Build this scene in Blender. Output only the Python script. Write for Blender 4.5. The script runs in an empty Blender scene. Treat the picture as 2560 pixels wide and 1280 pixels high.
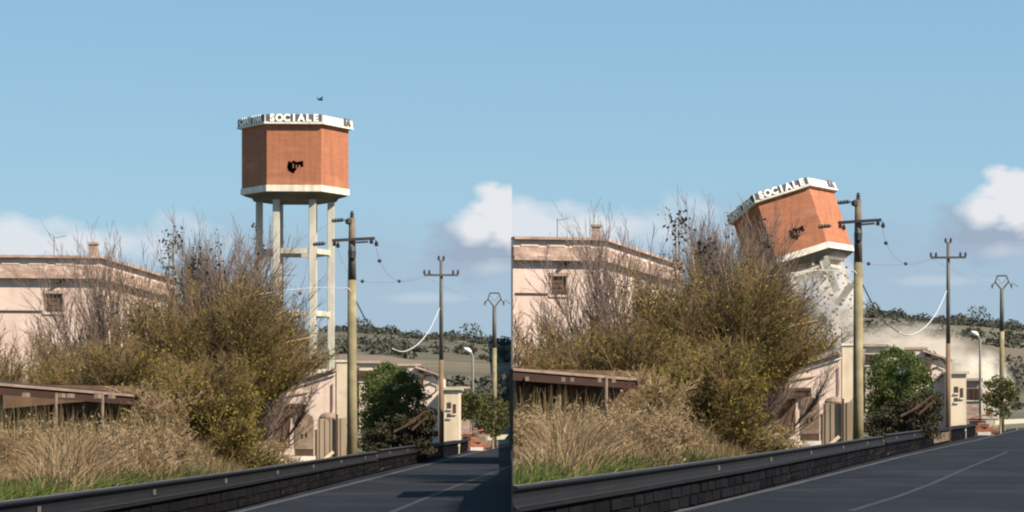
import bpy, math, random
import numpy as np
from mathutils import Vector, Matrix
R = math.radians
S = bpy.context.scene
COL = S.collection

# ------------------------------------------------------------------ camera, sky, sun, exposure
F, VH, EYE = 2560.0, 1062.0, 1.6          # picture width, horizon row, eye height in metres
K = 2.58                                   # long lens: a depth step Y below stands for K * Y metres
cd = bpy.data.cameras.new('camera'); cam = bpy.data.objects.new('camera', cd); COL.objects.link(cam)
cd.sensor_width = 36; cd.lens = 36 * K; cd.shift_y = (VH - 640) / 2560.0
cd.clip_start = .1; cd.clip_end = 16000
cam.location = (0, 0, EYE); cam.rotation_euler = (R(90), 0, 0)
S.camera = cam
SUN_EL, SUN_AZ = 42.0, 56.0               # azimuth from behind the camera (-Y) towards +X
sdir = Vector((math.sin(R(SUN_AZ)) * math.cos(R(SUN_EL)), -math.cos(R(SUN_AZ)) * math.cos(R(SUN_EL)), math.sin(R(SUN_EL))))
sl = bpy.data.lights.new('sun', 'SUN'); sl.energy = 5.0; sl.angle = R(.53); sl.color = (1, .86, .68)
so = bpy.data.objects.new('sun', sl); COL.objects.link(so)
so.rotation_euler = sdir.to_track_quat('Z', 'Y').to_euler(); so.location = (20, -20, 40)
W = bpy.data.worlds.new('World'); S.world = W; W.use_nodes = True
S.view_settings.view_transform = 'Standard'; S.view_settings.look = 'None'
S.view_settings.exposure = 1.1; S.view_settings.gamma = 1; S.view_settings.use_curve_mapping = False
S.render.resolution_x = 1024; S.render.resolution_y = 512

def world_nodes():
    nt = W.node_tree; nt.nodes.clear(); N = nt.nodes.new; L = nt.links.new
    def m(op, a, b=None, c=None, clamp=False):
        n = N('ShaderNodeMath'); n.operation = op; n.use_clamp = clamp
        for i, x in enumerate((a, b, c)):
            if x is None: continue
            if isinstance(x, (int, float)): n.inputs[i].default_value = x
            else: L(x, n.inputs[i])
        return n.outputs[0]
    def mixc(f, a, b):
        n = N('ShaderNodeMix'); n.data_type = 'RGBA'
        L(f, n.inputs[0])
        for i, x in ((6, a), (7, b)):
            if isinstance(x, tuple): n.inputs[i].default_value = (*x, 1)
            else: L(x, n.inputs[i])
        return n.outputs[2]
    sky = N('ShaderNodeTexSky'); sky.sky_type = 'NISHITA'; sky.sun_disc = False
    sky.sun_elevation = R(SUN_EL); sky.sun_rotation = math.atan2(sdir.x, sdir.y)
    sky.air_density = 1.0; sky.dust_density = .8; sky.ozone_density = 1.2
    tint = N('ShaderNodeMix'); tint.data_type = 'RGBA'; tint.blend_type = 'MULTIPLY'; tint.inputs[0].default_value = 1
    L(sky.outputs[0], tint.inputs[6]); tint.inputs[7].default_value = SKY_TINT
    tc = N('ShaderNodeTexCoord'); sx = N('ShaderNodeSeparateXYZ'); L(tc.outputs['Generated'], sx.inputs[0])
    x, y, z = sx.outputs
    yy = m('MAXIMUM', y, .08)
    a = m('MULTIPLY', m('DIVIDE', x, yy), K); b = m('MULTIPLY', m('DIVIDE', z, yy), K)
    right = m('GREATER_THAN', a, 0.0)
    # the sky of the second moment is the same sky, seen a little further round and higher
    al = m('ADD', a, m('MULTIPLY', right, -.4966))          # horizontal slope
    bl = m('ADD', b, m('MULTIPLY', right, -.0165))
    comb = N('ShaderNodeCombineXYZ'); L(al, comb.inputs[0]); L(m('MULTIPLY', bl, 1.7), comb.inputs[1])
    n1 = N('ShaderNodeTexNoise'); n1.inputs['Scale'].default_value = 17; n1.inputs['Detail'].default_value = 7; n1.inputs['Roughness'].default_value = .5
    L(comb.outputs[0], n1.inputs['Vector'])
    n2 = N('ShaderNodeTexNoise'); n2.inputs['Scale'].default_value = 4.5; n2.inputs['Detail'].default_value = 3
    L(comb.outputs[0], n2.inputs['Vector'])
    nn = m('SUBTRACT', n1.outputs[0], .5)
    def blob(u, v, ru, rv, k=1.0, sharp=1.0):
        du = m('DIVIDE', m('SUBTRACT', al, (u - 1280) / F), ru / F)
        dv = m('DIVIDE', m('SUBTRACT', bl, (VH - v) / F), rv / F)
        d = m('SQRT', m('ADD', m('MULTIPLY', du, du), m('MULTIPLY', dv, dv)))
        d = m('ADD', d, m('MULTIPLY', nn, -3.4 * k))
        return m('MULTIPLY', m('SUBTRACT', 1.12, d, None), sharp, None, True)
    front = m('MULTIPLY', m('SUBTRACT', y, .1), 8, None, True)
    # broad grey-lavender bank low down
    bank = m('MULTIPLY', m('SUBTRACT', .205, m('ADD', bl, m('MULTIPLY', m('SUBTRACT', n2.outputs[0], .5), .16))), 16, None, True)
    haze = m('MULTIPLY', bank, .62)
    even = N('ShaderNodeValToRGB'); L(m('MULTIPLY', m('MAXIMUM', z, 0.0), 1.0), even.inputs[0])
    even.color_ramp.elements[0].color = (.345 / .184, .565 / .184, .71 / .184, 1); even.color_ramp.elements[1].color = (.205 / .184, .425 / .184, .635 / .184, 1); even.color_ramp.elements[1].position = .20
    fe = N('ShaderNodeValue'); fe.outputs[0].default_value = .85
    c = mixc(fe.outputs[0], tint.outputs[2], even.outputs[0])
    c = mixc(m('MULTIPLY', haze, front), c, CL_BANK)
    grey = m('MAXIMUM', blob(1240, 615, 190, 80, .6, 1.5), blob(1150, 645, 140, 56, .7, 1.3))
    grey = m('MAXIMUM', grey, m('MULTIPLY', blob(900, 640, 330, 70, .9, .5), .5))
    c = mixc(m('MULTIPLY', m('MULTIPLY', grey, .8), front), c, CL_GREY)
    wh = m('MAXIMUM', blob(1275, 545, 105, 76, .5, 3.2), blob(1205, 562, 75, 52, .5, 1.8))
    wh = m('MAXIMUM', wh, m('MULTIPLY', blob(1235, 670, 90, 22, .9, .8), .45))
    c = mixc(m('MULTIPLY', wh, front), c, CL_WHITE)
    wl = m('MAXIMUM', blob(110, 615, 230, 70, .6, 1.6), blob(350, 600, 220, 60, .8, .8))
    wl = m('MAXIMUM', wl, blob(0, 600, 60, 30, .9, 1.5))
    wl = m('MAXIMUM', wl, m('MULTIPLY', blob(1090, 745, 150, 14, .8, 1.0), .3))
    c = mixc(m('MULTIPLY', m('MULTIPLY', wl, .85), front), c, CL_WHITE)
    bg = N('ShaderNodeBackground'); L(c, bg.inputs[0]); bg.inputs[1].default_value = .086
    out = N('ShaderNodeOutputWorld'); L(bg.outputs[0], out.inputs[0])
SKY_TINT = (1.0, 1.0, 1.0, 1)
CL_BANK = (2.1, 2.62, 3.3); CL_GREY = (1.85, 2.2, 2.85); CL_WHITE = (4.3, 4.4, 4.6)
world_nodes()

# ------------------------------------------------------------------ helpers
def link(o, parent=None):
    COL.objects.link(o)
    if parent is not None: o.parent = parent
    return o
def tag(o, label=None, cat=None, group=None, kind=None):
    if label: o['label'] = label
    if cat: o['category'] = cat
    if group: o['group'] = group
    if kind: o['kind'] = kind
    return o
def thing(name, loc, rz, label, cat, group=None):
    o = bpy.data.objects.new(name, None); o.location = loc; o.rotation_euler = (0, 0, rz)
    o.empty_display_size = .3
    return tag(link(o), label, cat, group)
class MB:
    def __init__(s): s.v = []; s.f = []
    def add(s, vs, fs):
        b = len(s.v); s.v += [tuple(p) for p in vs]; s.f += [tuple(i + b for i in f) for f in fs]; return s
    def box(s, x0, x1, y0, y1, z0, z1, M=None):
        vs = [Vector((x, y, z)) for z in (z0, z1) for y in (y0, y1) for x in (x0, x1)]
        if M: vs = [M @ p for p in vs]
        return s.add(vs, [(0, 2, 3, 1), (4, 5, 7, 6), (0, 1, 5, 4), (2, 6, 7, 3), (0, 4, 6, 2), (1, 3, 7, 5)])
    def bar(s, p, q, w, t=None, up=(0, 0, 1)):
        p, q = Vector(p), Vector(q); d = q - p; t = t or w; L_ = d.length; d.normalize()
        up = Vector(up)
        if abs(d.dot(up)) > .98: up = Vector((0, 1, 0))
        x = d.cross(up).normalized(); z = x.cross(d)
        M = Matrix((x, d, z)).transposed().to_4x4(); M.translation = p
        return s.box(-w / 2, w / 2, 0, L_, -t / 2, t / 2, M)
    def tube(s, pts, rad, n=8, caps=True):
        pts = [Vector(p) for p in pts]
        if not isinstance(rad, (list, tuple)): rad = [rad] * len(pts)
        vs = []; fs = []
        for i, p in enumerate(pts):
            d = (pts[min(i + 1, len(pts) - 1)] - pts[max(i - 1, 0)]).normalized()
            up = Vector((0, 0, 1)) if abs(d.z) < .9 else Vector((0, 1, 0))
            x = d.cross(up).normalized(); y = x.cross(d)
            for k in range(n):
                a = 2 * math.pi * k / n
                vs.append(p + (x * math.cos(a) + y * math.sin(a)) * rad[i])
        for i in range(len(pts) - 1):
            for k in range(n):
                k2 = (k + 1) % n
                fs.append((i * n + k, i * n + k2, (i + 1) * n + k2, (i + 1) * n + k))
        if caps: fs += [tuple(range(n))[::-1], tuple((len(pts) - 1) * n + k for k in range(n))]
        return s.add(vs, fs)
    def lathe(s, prof, c=(0, 0, 0), n=12):
        vs = []; fs = []
        for r, z in prof:
            for k in range(n):
                a = 2 * math.pi * k / n; vs.append((c[0] + r * math.cos(a), c[1] + r * math.sin(a), c[2] + z))
        for i in range(len(prof) - 1):
            for k in range(n):
                k2 = (k + 1) % n; fs.append((i * n + k, i * n + k2, (i + 1) * n + k2, (i + 1) * n + k))
        fs += [tuple(range(n))[::-1], tuple((len(prof) - 1) * n + k for k in range(n))]
        return s.add(vs, fs)
    def prism(s, poly, d):                      # poly: coplanar 3D points, d: extrusion vector
        n = len(poly); d = Vector(d); vs = [Vector(p) for p in poly] + [Vector(p) + d for p in poly]
        return s.add(vs, [tuple(range(n))[::-1], tuple(range(n, 2 * n))] + [(i, (i + 1) % n, n + (i + 1) % n, n + i) for i in range(n)])
    def sheet(s, pts): return s.add(pts, [tuple(range(len(pts)))])
    def mesh(s, name, m):
        me = bpy.data.meshes.new(name); me.from_pydata(s.v, [], s.f)
        if m: me.materials.append(m)
        me.update(); return me
    def build(s, name, m, parent=None, smooth=False, kind=None, bevel=0):
        me = s.mesh(name, m)
        if smooth: me.shade_smooth()
        o = bpy.data.objects.new(name, me); link(o, parent)
        if kind: o['kind'] = kind
        if bevel:
            b = o.modifiers.new('bevel', 'BEVEL'); b.width = bevel; b.segments = 1; b.limit_method = 'ANGLE'
        return o
def npmesh(name, V, Q, m, smooth=False):        # V (n,3) float, Q (k,4) or (k,3) int
    me = bpy.data.meshes.new(name); k = Q.shape[1]
    me.vertices.add(len(V)); me.vertices.foreach_set('co', V.astype(np.float32).ravel())
    me.loops.add(Q.size); me.loops.foreach_set('vertex_index', Q.astype(np.int32).ravel())
    me.polygons.add(len(Q)); me.polygons.foreach_set('loop_start', np.arange(0, Q.size, k, dtype=np.int32))
    me.update(calc_edges=True); me.materials.append(m)
    if smooth: me.shade_smooth()
    return me

ALB = .61
def mat(name, c1, c2=None, scale=3, rough=.85, bump=0, bscale=20, metal=0, c3=None, s3=.6, stretch=(1, 1, 1), spec=.3, t3=.55, object_rand=0, trans=0, detail=5, lo=.35, hi=.65, streak=0):
    c1, c2, c3 = [tuple(v * (.86 if 'pink' in name or 'pale' in name or 'cream' in name or 'white' in name or 'cornice' in name else ALB) for v in c) if c else None for c in (c1, c2, c3)]
    m = bpy.data.materials.new(name); m.use_nodes = True; nt = m.node_tree; N = nt.nodes.new; L = nt.links.new
    b = nt.nodes['Principled BSDF']; b.inputs['Roughness'].default_value = rough; b.inputs['Metallic'].default_value = metal
    b.inputs['Specular IOR Level'].default_value = spec
    b.inputs['Base Color'].default_value = (*c1, 1)
    g = N('ShaderNodeNewGeometry'); mp = N('ShaderNodeMapping'); L(g.outputs['Position'], mp.inputs[0]); mp.inputs['Scale'].default_value = stretch
    def noise(sc, det=detail):
        n = N('ShaderNodeTexNoise'); n.inputs['Scale'].default_value = sc; n.inputs['Detail'].default_value = det; L(mp.outputs[0], n.inputs['Vector']); return n.outputs[0]
    def ramp(src, l, h):
        r = N('ShaderNodeMapRange'); r.inputs[1].default_value = l; r.inputs[2].default_value = h; L(src, r.inputs[0]); return r.outputs[0]
    col = None
    if c2:
        x = N('ShaderNodeMix'); x.data_type = 'RGBA'; L(ramp(noise(scale), lo, hi), x.inputs[0]); x.inputs[6].default_value = (*c1, 1); x.inputs[7].default_value = (*c2, 1); col = x.outputs[2]
    if c3:
        x = N('ShaderNodeMix'); x.data_type = 'RGBA'; L(ramp(noise(s3), t3, t3 + .12), x.inputs[0]); L(col, x.inputs[6]); x.inputs[7].default_value = (*c3, 1); col = x.outputs[2]
    if streak:
        mp2 = N('ShaderNodeMapping'); L(g.outputs['Position'], mp2.inputs[0]); mp2.inputs['Scale'].default_value = (2.2, 2.2, .16)
        n = N('ShaderNodeTexNoise'); n.inputs['Scale'].default_value = 1.3; n.inputs['Detail'].default_value = 6; L(mp2.outputs[0], n.inputs['Vector'])
        x = N('ShaderNodeMix'); x.data_type = 'RGBA'; x.blend_type = 'MULTIPLY'; mm = N('ShaderNodeMath'); mm.operation = 'MULTIPLY'; mm.inputs[1].default_value = streak
        L(ramp(n.outputs[0], .46, .74), mm.inputs[0]); L(mm.outputs[0], x.inputs[0]); L(col, x.inputs[6]); x.inputs[7].default_value = (.42, .34, .30, 1); col = x.outputs[2]
    if object_rand:
        oi = N('ShaderNodeObjectInfo'); h = N('ShaderNodeHueSaturation'); mr = N('ShaderNodeMapRange')
        L(oi.outputs['Random'], mr.inputs[0]); mr.inputs[3].default_value = 1 - object_rand; mr.inputs[4].default_value = 1 + object_rand
        L(mr.outputs[0], h.inputs['Value'])
        if col: L(col, h.inputs['Color'])
        else: h.inputs['Color'].default_value = (*c1, 1)
        col = h.outputs[0]
    if col: L(col, b.inputs['Base Color'])
    if bump:
        bn = N('ShaderNodeBump'); bn.inputs['Strength'].default_value = 1; bn.inputs['Distance'].default_value = bump; L(noise(bscale), bn.inputs['Height']); L(bn.outputs[0], b.inputs['Normal'])
    if trans:
        tr = N('ShaderNodeBsdfTranslucent'); ms = N('ShaderNodeMixShader'); ms.inputs[0].default_value = trans
        if col: L(col, tr.inputs[0])
        else: tr.inputs[0].default_value = (*c1, 1)
        L(b.outputs[0], ms.inputs[1]); L(tr.outputs[0], ms.inputs[2]); L(ms.outputs[0], nt.nodes['Material Output'].inputs[0])
    return m
M = {
 'ground': mat('dry_soil', (.16, .12, .07), (.10, .10, .04), 1.2, bump=.05, bscale=6, c3=(.22, .17, .10), s3=.3),
 'asphalt': mat('asphalt', (.013, .017, .026), (.021, .025, .036), .35, rough=.95, bump=.006, bscale=60, c3=(.030, .033, .043), s3=.22, spec=.12, t3=.52, detail=9),  # foreground shade is put into this very dark road colour
 'paint': mat('worn_line_paint', (.11, .11, .12), (.045, .048, .06), 5, rough=.7, lo=.4, hi=.62),
 'paint2': mat('faded_line_paint', (.045, .047, .058), (.028, .031, .042), 5, rough=.8),
 'hill': mat('hill_scrub', (.105, .10, .062), (.21, .165, .12), .012, c3=(.075, .08, .052), s3=.02, bump=.6, bscale=.25, detail=8, stretch=(.6, 2.2, 1)),  # distance haze is mixed into the hill colours
 'scrub': mat('hill_trees', (.075, .085, .068), (.105, .105, .08), .08, trans=.2),  # bluish greens carry the distance haze
 'brick': mat('terracotta_brickwork', (.50, .20, .11), (.43, .17, .095), 1.4, bump=.01, bscale=4, c3=(.55, .24, .145), s3=.35, stretch=(1, 1, 3.5), streak=.38),
 'brickshade': mat('terracotta_edge', (.40, .15, .08), (.30, .12, .07), 3),
 'white': mat('white_render', (.74, .70, .63), (.62, .57, .50), 1.1, bump=.01, streak=.5, c3=(.48, .43, .37), s3=.8, t3=.62),
 'concrete': mat('pale_concrete', (.50, .485, .43), (.38, .37, .32), 1.2, bump=.01, bscale=8, c3=(.33, .31, .26), s3=.7, t3=.62, stretch=(1, 1, .5)),
 'underside': mat('dark_concrete', (.20, .19, .16), (.13, .12, .10), 1.0),  # darker tone for the tank's floor and roof slabs
 'signblue': mat('blue_grey_signboard', (.10, .115, .15), (.15, .16, .20), 2),
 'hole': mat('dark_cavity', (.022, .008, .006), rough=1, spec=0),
 'pink': mat('pink_render', (.60, .485, .435), (.53, .41, .36), .9, streak=.3, bump=.012, bscale=7, c3=(.42, .28, .23), s3=.55, t3=.6),
 'pink2': mat('pale_pink_render', (.66, .55, .49), (.60, .48, .43), .9, streak=.28, bump=.01, bscale=7, c3=(.44, .32, .26), s3=.7, t3=.62),
 'cream': mat('cream_render', (.64, .56, .44), (.55, .47, .36), .9, streak=.28, bump=.01, c3=(.40, .31, .22), s3=.5, t3=.62),
 'cornice': mat('weathered_cornice', (.44, .33, .28), (.28, .19, .155), 2.0, bump=.02, c3=(.55, .42, .36), s3=1.4, stretch=(1, 1, 2)),
 'roof': mat('grey_pink_roofing', (.42, .33, .30), (.32, .25, .22), 2),
 'tile': mat('clay_tile', (.50, .36, .27), (.36, .22, .15), 6, bump=.01, object_rand=.25),
 'shutter': mat('brown_shutter', (.10, .06, .05), (.075, .045, .04), 5),
 'brownwood': mat('brown_timber', (.15, .09, .055), (.09, .055, .035), 4, bump=.01, stretch=(1, 1, .3)),
 'rust': mat('dark_rusty_sheet', (.055, .022, .016), (.035, .017, .013), 3),
 'rustlip': mat('faded_sheet_edge', (.34, .25, .20), (.24, .17, .13), 4),
 'pole': mat('lichened_concrete_pole', (.34, .29, .17), (.22, .19, .11), 2, bump=.01, c3=(.40, .35, .21), s3=1.2),
 'poletop': mat('weathered_pole', (.22, .19, .13), (.14, .12, .085), 3),
 'steel': mat('dark_steel', (.055, .06, .07), (.04, .04, .045), 5, rough=.6),
 'tpole': mat('grey_steel_pole', (.11, .11, .105), (.15, .14, .12), 2, rough=.6),
 'tpolelow': mat('brown_pole_foot', (.26, .17, .11), (.20, .13, .09), 2),
 'porcelain': mat('brown_porcelain', (.05, .04, .045), rough=.3, spec=.5),
 'cablew': mat('pale_cable', (.42, .43, .46)), 'cableg': mat('grey_cable', (.17, .17, .185)), 'cabled': mat('dark_cable', (.09, .09, .10)),
 'rail': mat('shaded_steel_rail', (.007, .007, .010), (.012, .011, .014), 1.5, rough=.7, spec=.25, stretch=(1, 1, 3)),  # near-black steel: the foreground shade is in the colour
 'raillip': mat('lit_rail_edge', (.13, .115, .115), (.075, .07, .075), 2, rough=.6),  # light caught by the rail's lips, painted as a paler colour
 'block': mat('shade_black_stone', (.009, .009, .012), (.013, .012, .015), 4, bump=.012, bscale=14, object_rand=.35, spec=.03),  # stone darkened to stand for foreground shade that is not cast
 'mortar': mat('shade_dark_mortar', (.007, .007, .009), (.011, .010, .012), 6, spec=.03),  # mortar darkened with the stones, shade included
 'reflector': mat('reflector_plate', (.20, .19, .18), rough=.4),
 'orange': mat('orange_brick', (.52, .21, .13), (.42, .16, .10), 3, bump=.01, object_rand=.2),
 'panel': mat('beige_sheet', (.46, .37, .27), (.38, .30, .21), 1.5, c3=(.27, .20, .14), s3=.9, t3=.6, stretch=(2, 2, .4)),
 'stone': mat('brown_stone', (.37, .28, .20), (.25, .18, .13), 3, bump=.02, bscale=9, c3=(.15, .10, .07), s3=2, t3=.6),
 'palegreen': mat('pale_green_render', (.45, .46, .34), (.38, .39, .29), 2),
 'lampmetal': mat('lamp_grey', (.34, .35, .35), rough=.5),
 'twig': mat('grey_mauve_twig', (.20, .145, .12), (.29, .22, .19), .8),
 'twigb': mat('brown_twig', (.29, .20, .085), (.12, .08, .036), .9),
 'twigp': mat('pale_twig', (.36, .27, .16), (.22, .15, .085), 2),
 'leafo': mat('olive_leaf', (.30, .225, .035), (.17, .165, .02), .75, trans=.28, c3=(.29, .175, .055), s3=1.1, t3=.55),
 'leafy': mat('yellow_green_leaf', (.27, .225, .03), (.16, .15, .02), .9, trans=.3),
 'leafd': mat('dark_green_leaf', (.07, .125, .032), (.14, .165, .042), .9, trans=.3, c3=(.17, .20, .06), s3=.8, t3=.6),
 'leafdk': mat('shade_hedge_leaf', (.045, .048, .022), (.07, .06, .03), 1, trans=.1),  # leaf colour darkened to carry the shadow low on the green tree
 'leafs': mat('sapling_leaf', (.04, .045, .04), (.07, .06, .04), 2),
 'leafl': mat('light_olive_leaf', (.13, .12, .035), (.08, .09, .025), .6, trans=.25),
 'straw': mat('dry_straw', (.54, .385, .225), (.36, .25, .145), .9, trans=.3, c3=(.54, .43, .29), s3=1.5, t3=.56),
 'straw2': mat('tan_stalk', (.30, .21, .11), (.20, .16, .07), 1, trans=.25),
 'green': mat('green_grass', (.07, .095, .022), (.14, .13, .045), 1.2, trans=.3),
 'weedg': mat('bright_weed', (.12, .19, .035), (.17, .21, .06), 1.5, trans=.3),
 'rubble': mat('dusty_rubble', (.45, .36, .29), (.34, .27, .21), 3),
 'bird': mat('black_feathers', (.02, .02, .025)),
}

# ------------------------------------------------------------------ two moments side by side: left stretch of road (x<0), right stretch (x>0)
class Side:
    def __init__(s, right):
        s.r = right; s.sg = 1 if right else -1
        s.tail = 'in the right half' if right else 'in the left half'
    def U(s, u): return u * 1.0095 + 1257 if s.r else u
    def Y(s, Y): return Y * K * (.987 if s.r else 1)
    def X(s, u, Y): return (s.U(u) - 1280) / F * s.Y(Y) / K
    def base(s, Y): return .01523 * s.Y(Y) / K if s.r else 0.0
    def bank(s, u, Y):                     # raised verge behind the guard rail
        yr = railY(u)
        d = (Y - yr) / 3.5; d = max(0., min(1., d)); d = d * d * (3 - 2 * d)
        a = max(0., min(1., (760 - u) / 330)); a = a * a * (3 - 2 * a)
        far = max(0., min(1., (34 - Y) / 10))
        return .85 * d * a * far
    def g(s, u, Y): return s.base(Y) + s.bank(u, Y)
    def G(s, u, Y, dz=0): return Vector((s.X(u, Y), s.Y(Y), s.g(u, Y) + dz))
    def Z(s, v, Y): return EYE + s.base(Y) + (VH - v) / F * Y
    def P(s, u, v, Y): return Vector((s.X(u, Y), s.Y(Y), s.Z(v, Y)))
    def face(s, u, Y): return -math.atan2(s.X(u, Y), s.Y(Y))
    def clip(s, V, Q):                     # keep the half of the place that belongs to this side
        if s.r: bad = V[:, 0] < .02
        else: bad = V[:, 0] > -.02
        return Q[~bad[Q].any(axis=1)]
RP = [(-900, 6.3), (-330, 9.3), (0, 11.7), (300, 14.6), (600, 19.7), (900, 31.5), (1170, 62.0), (1262, 90)]
def railY(u):
    # straight pieces in plan between the measured points
    for (u0, y0), (u1, y1) in zip(RP, RP[1:]):
        if u <= u1 or u1 == RP[-1][0]:
            t = (u - u0) / (u1 - u0); return 1 / ((1 - t) / y0 + t / y1) if t < 1.2 else y1
    return 90.0
A, B = Side(False), Side(True)

# ------------------------------------------------------------------ ground and hills: one sheet
def ridge(u):
    pts = [(-400, 840), (0, 845), (500, 835), (870, 842), (960, 848), (1040, 862), (1120, 864), (1180, 868), (1276, 878), (1700, 890)]
    for (a, p), (b, q) in zip(pts, pts[1:]):
        if u <= b: return p + (q - p) * max(0, (u - a)) / (b - a)
    return 890
def ground_sheet():
    ys = [-60, -30, -10, 0, 2, 4, 6] + [6 + i * 1.0 for i in range(1, 31)] + [38, 42, 48, 55, 62, 70, 80, 92, 105, 120, 140, 160, 180, 200, 220, 240, 260, 280, 300, 320, 340, 360, 400, 500, 700, 1100, 2000, 4000]
    us = [-6000, -3000, -1500, -700, -300] + [i * 40 for i in range(-4, 32)] + [1262, 1276, 1279.5]
    usR = [1280.5, 1290] + [1300 + i * 40 for i in range(0, 36)] + [2900, 3400, 4200, 6000, 9000]
    rng = np.random.RandomState(4); ph = rng.rand(12) * 6.28
    V = []; cols = us + usR; n = len(cols)
    for Y in ys:
        for u in cols:
            sd = B if u > 1280 else A
            Ye = max(Y, 6.0)
            x = (u - 1280) / F * (Ye if Y > 6 else 6 + (6 - Y) * .0 + 0)
            if u < -2000 or u > 4000: x *= 1 if Y > 30 else 3
            ul = (u - 1257) / 1.0095 if sd.r else u
            yl = Y / .987 if sd.r else Y
            z = sd.base(yl) if Y > 0 else 0
            if 6 < Y < 40: z += sd.bank(ul, yl)
            hz = ridge(ul)
            top = (VH - hz) / F * 340 + EYE
            if Y > 100:
                t = min(1, (Y - 100) / 240.); t = t * t * (3 - 2 * t)
                bump = sum(math.sin(x * .013 * (k + 1) + Y * .017 * (k + 1.5) + ph[k]) / (k + 1) for k in range(5))
                z += top * t + bump * 1.1 * t * (1 - .6 * (Y > 330))
                if Y > 345: z -= (Y - 345) * .05 if Y < 900 else 28
            V.append((x, Y * K, z - .03))
    Q = []
    for j in range(len(ys) - 1):
        for i in range(n - 1):
            Q.append((j * n + i, j * n + i + 1, (j + 1) * n + i + 1, (j + 1) * n + i))
    me = npmesh('ground', np.array(V), np.array(Q), M['ground'])
    me.materials.append(M['hill'])
    for p in me.polygons:
        if p.center.y > 95 * K: p.material_index = 1
        p.use_smooth = True
    o = bpy.data.objects.new('ground', me); link(o); tag(o, kind='structure')
ground_sheet()

def strip(sd, inner, outer, name, m, dz, u_lim=None):
    """sheet between two (u,Y) polylines resampled together"""
    mb = MB()
    for k in range(len(inner) - 1):
        q = []
        for (u, Y) in (inner[k], outer[k], outer[k + 1], inner[k + 1]):
            x = sd.X(u, Y)
            if sd.r: x = max(x, .005)
            else: x = min(x, -.005)
            q.append((x, sd.Y(Y), sd.base(Y) + dz))
        mb.sheet(q)
    return mb
def roads():
    for sd in (A, B):
        # the carriageway as a triangle fan from a point by the camera to the rail line: no gaps, one surface
        mb = MB(); pts = []
        for k in range(61):
            u = -330 + (1276 + 330) * k / 60
            Y = min(railY(u), 88) * .99
            if u > 1170: Y = 61.4 + (u - 1170) / 106 * 27
            x = sd.X(u, Y)
            if sd.r and x < .006: continue
            x = min(x, -.006) if not sd.r else x
            pts.append((x, sd.Y(Y), sd.base(Y) + .006))
        if sd.r:
            x0 = pts[0]
            pts = [(.006, x0[1] * .9, x0[2])] + pts
            near = [(70, 60 * K, .01523 * 60 + .006), (14, 4 * K, .01523 * 4 + .006), (.006, 4 * K, .067)]
        else:
            near = [(-.006, 60 * K, .006), (-.006, 4 * K, .006)]
        # build quads row by row toward the near boundary by slicing along y
        poly = pts + near
        mb.sheet(poly)
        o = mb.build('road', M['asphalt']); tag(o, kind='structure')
        import bmesh
        bm = bmesh.new(); bm.from_mesh(o.data); bmesh.ops.triangulate(bm, faces=bm.faces[:]); bm.to_mesh(o.data); bm.free()
        for p in o.data.polygons:
            if p.normal.z < 0: p.flip()
        # edge line and faint centre line
        for nm, ln, w, dash in (('edge_line', [(480, 1316), (600, 1280), (760, 1240), (900, 1205), (1060, 1164), (1170, 1136), (1274, 1112)], .085, False),
                          ('centre_line', [(960, 1290), (1060, 1248), (1150, 1212), (1276, 1166)], .06, True)):
            mb = MB(); P = []
            if sd.r and nm == 'edge_line': ln = [(440, 1318)] + [(1, 1)] * 0 + [(q, 1317.5 - (q - 440) * .2497 + .0) for q in (600, 760, 900, 1060, 1170, 1274)]
            if sd.r and nm == 'centre_line': ln = [(860, 1315), (980, 1278), (1060, 1248), (1140, 1212), (1250, 1168)]
            if sd.r and nm == 'edge_line': ln = [(300, 1350), (440, 1315), (720, 1248), (995, 1178), (1070, 1161), (1180, 1137), (1290, 1110)]
            for u, v in ln:
                Y = EYE * F / (v - VH)
                P.append(Vector((sd.X(u, Y), sd.Y(Y), sd.base(Y) + .011)))
            for i in range(len(P) - 1):
                a, b = P[i], P[i + 1]; d = (b - a).normalized(); nrm = Vector((d.y, -d.x, 0)) * w
                da = (P[i + 1] - P[max(i - 1, 0)]).normalized(); db = (P[min(i + 2, len(P) - 1)] - P[i]).normalized()
                na = Vector((da.y, -da.x, 0)) * w; nb = Vector((db.y, -db.x, 0)) * w
                q = [a - na, a + na, b + nb, b - nb]
                if not sd.r: q = [Vector((min(p.x, -.008), p.y, p.z)) for p in q]
                mb.sheet(q)
            o = mb.build('road_marking', M['paint' if nm == 'edge_line' else 'paint2']); tag(o, kind='structure')
roads()

# ------------------------------------------------------------------ hill vegetation
def blob_leaves(rng, c, r, n, size, flat=.8):
    d = rng.normal(size=(n, 3)); d /= np.linalg.norm(d, axis=1)[:, None]
    rr = (rng.rand(n) ** .4)[:, None]
    C = np.array(c) + d * rr * np.array(r)
    return C
def leaf_mesh(rng, C, size, name, m, sd=None, tall=1.0):
    n = len(C)
    a = rng.normal(size=(n, 3)); a /= np.linalg.norm(a, axis=1)[:, None]
    b = rng.normal(size=(n, 3)); b -= (a * b).sum(1)[:, None] * a; b /= np.linalg.norm(b, axis=1)[:, None]
    s = size * (.6 + .8 * rng.rand(n))[:, None]
    V = np.stack([C - a * s * .5 * tall, C + b * s * .32, C + a * s * .5 * tall, C - b * s * .32], 1).reshape(-1, 3)
    Q = np.arange(4 * n).reshape(-1, 4)
    if sd is not None: Q = sd.clip(V, Q)
    return npmesh(name, V, Q, m)
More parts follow.
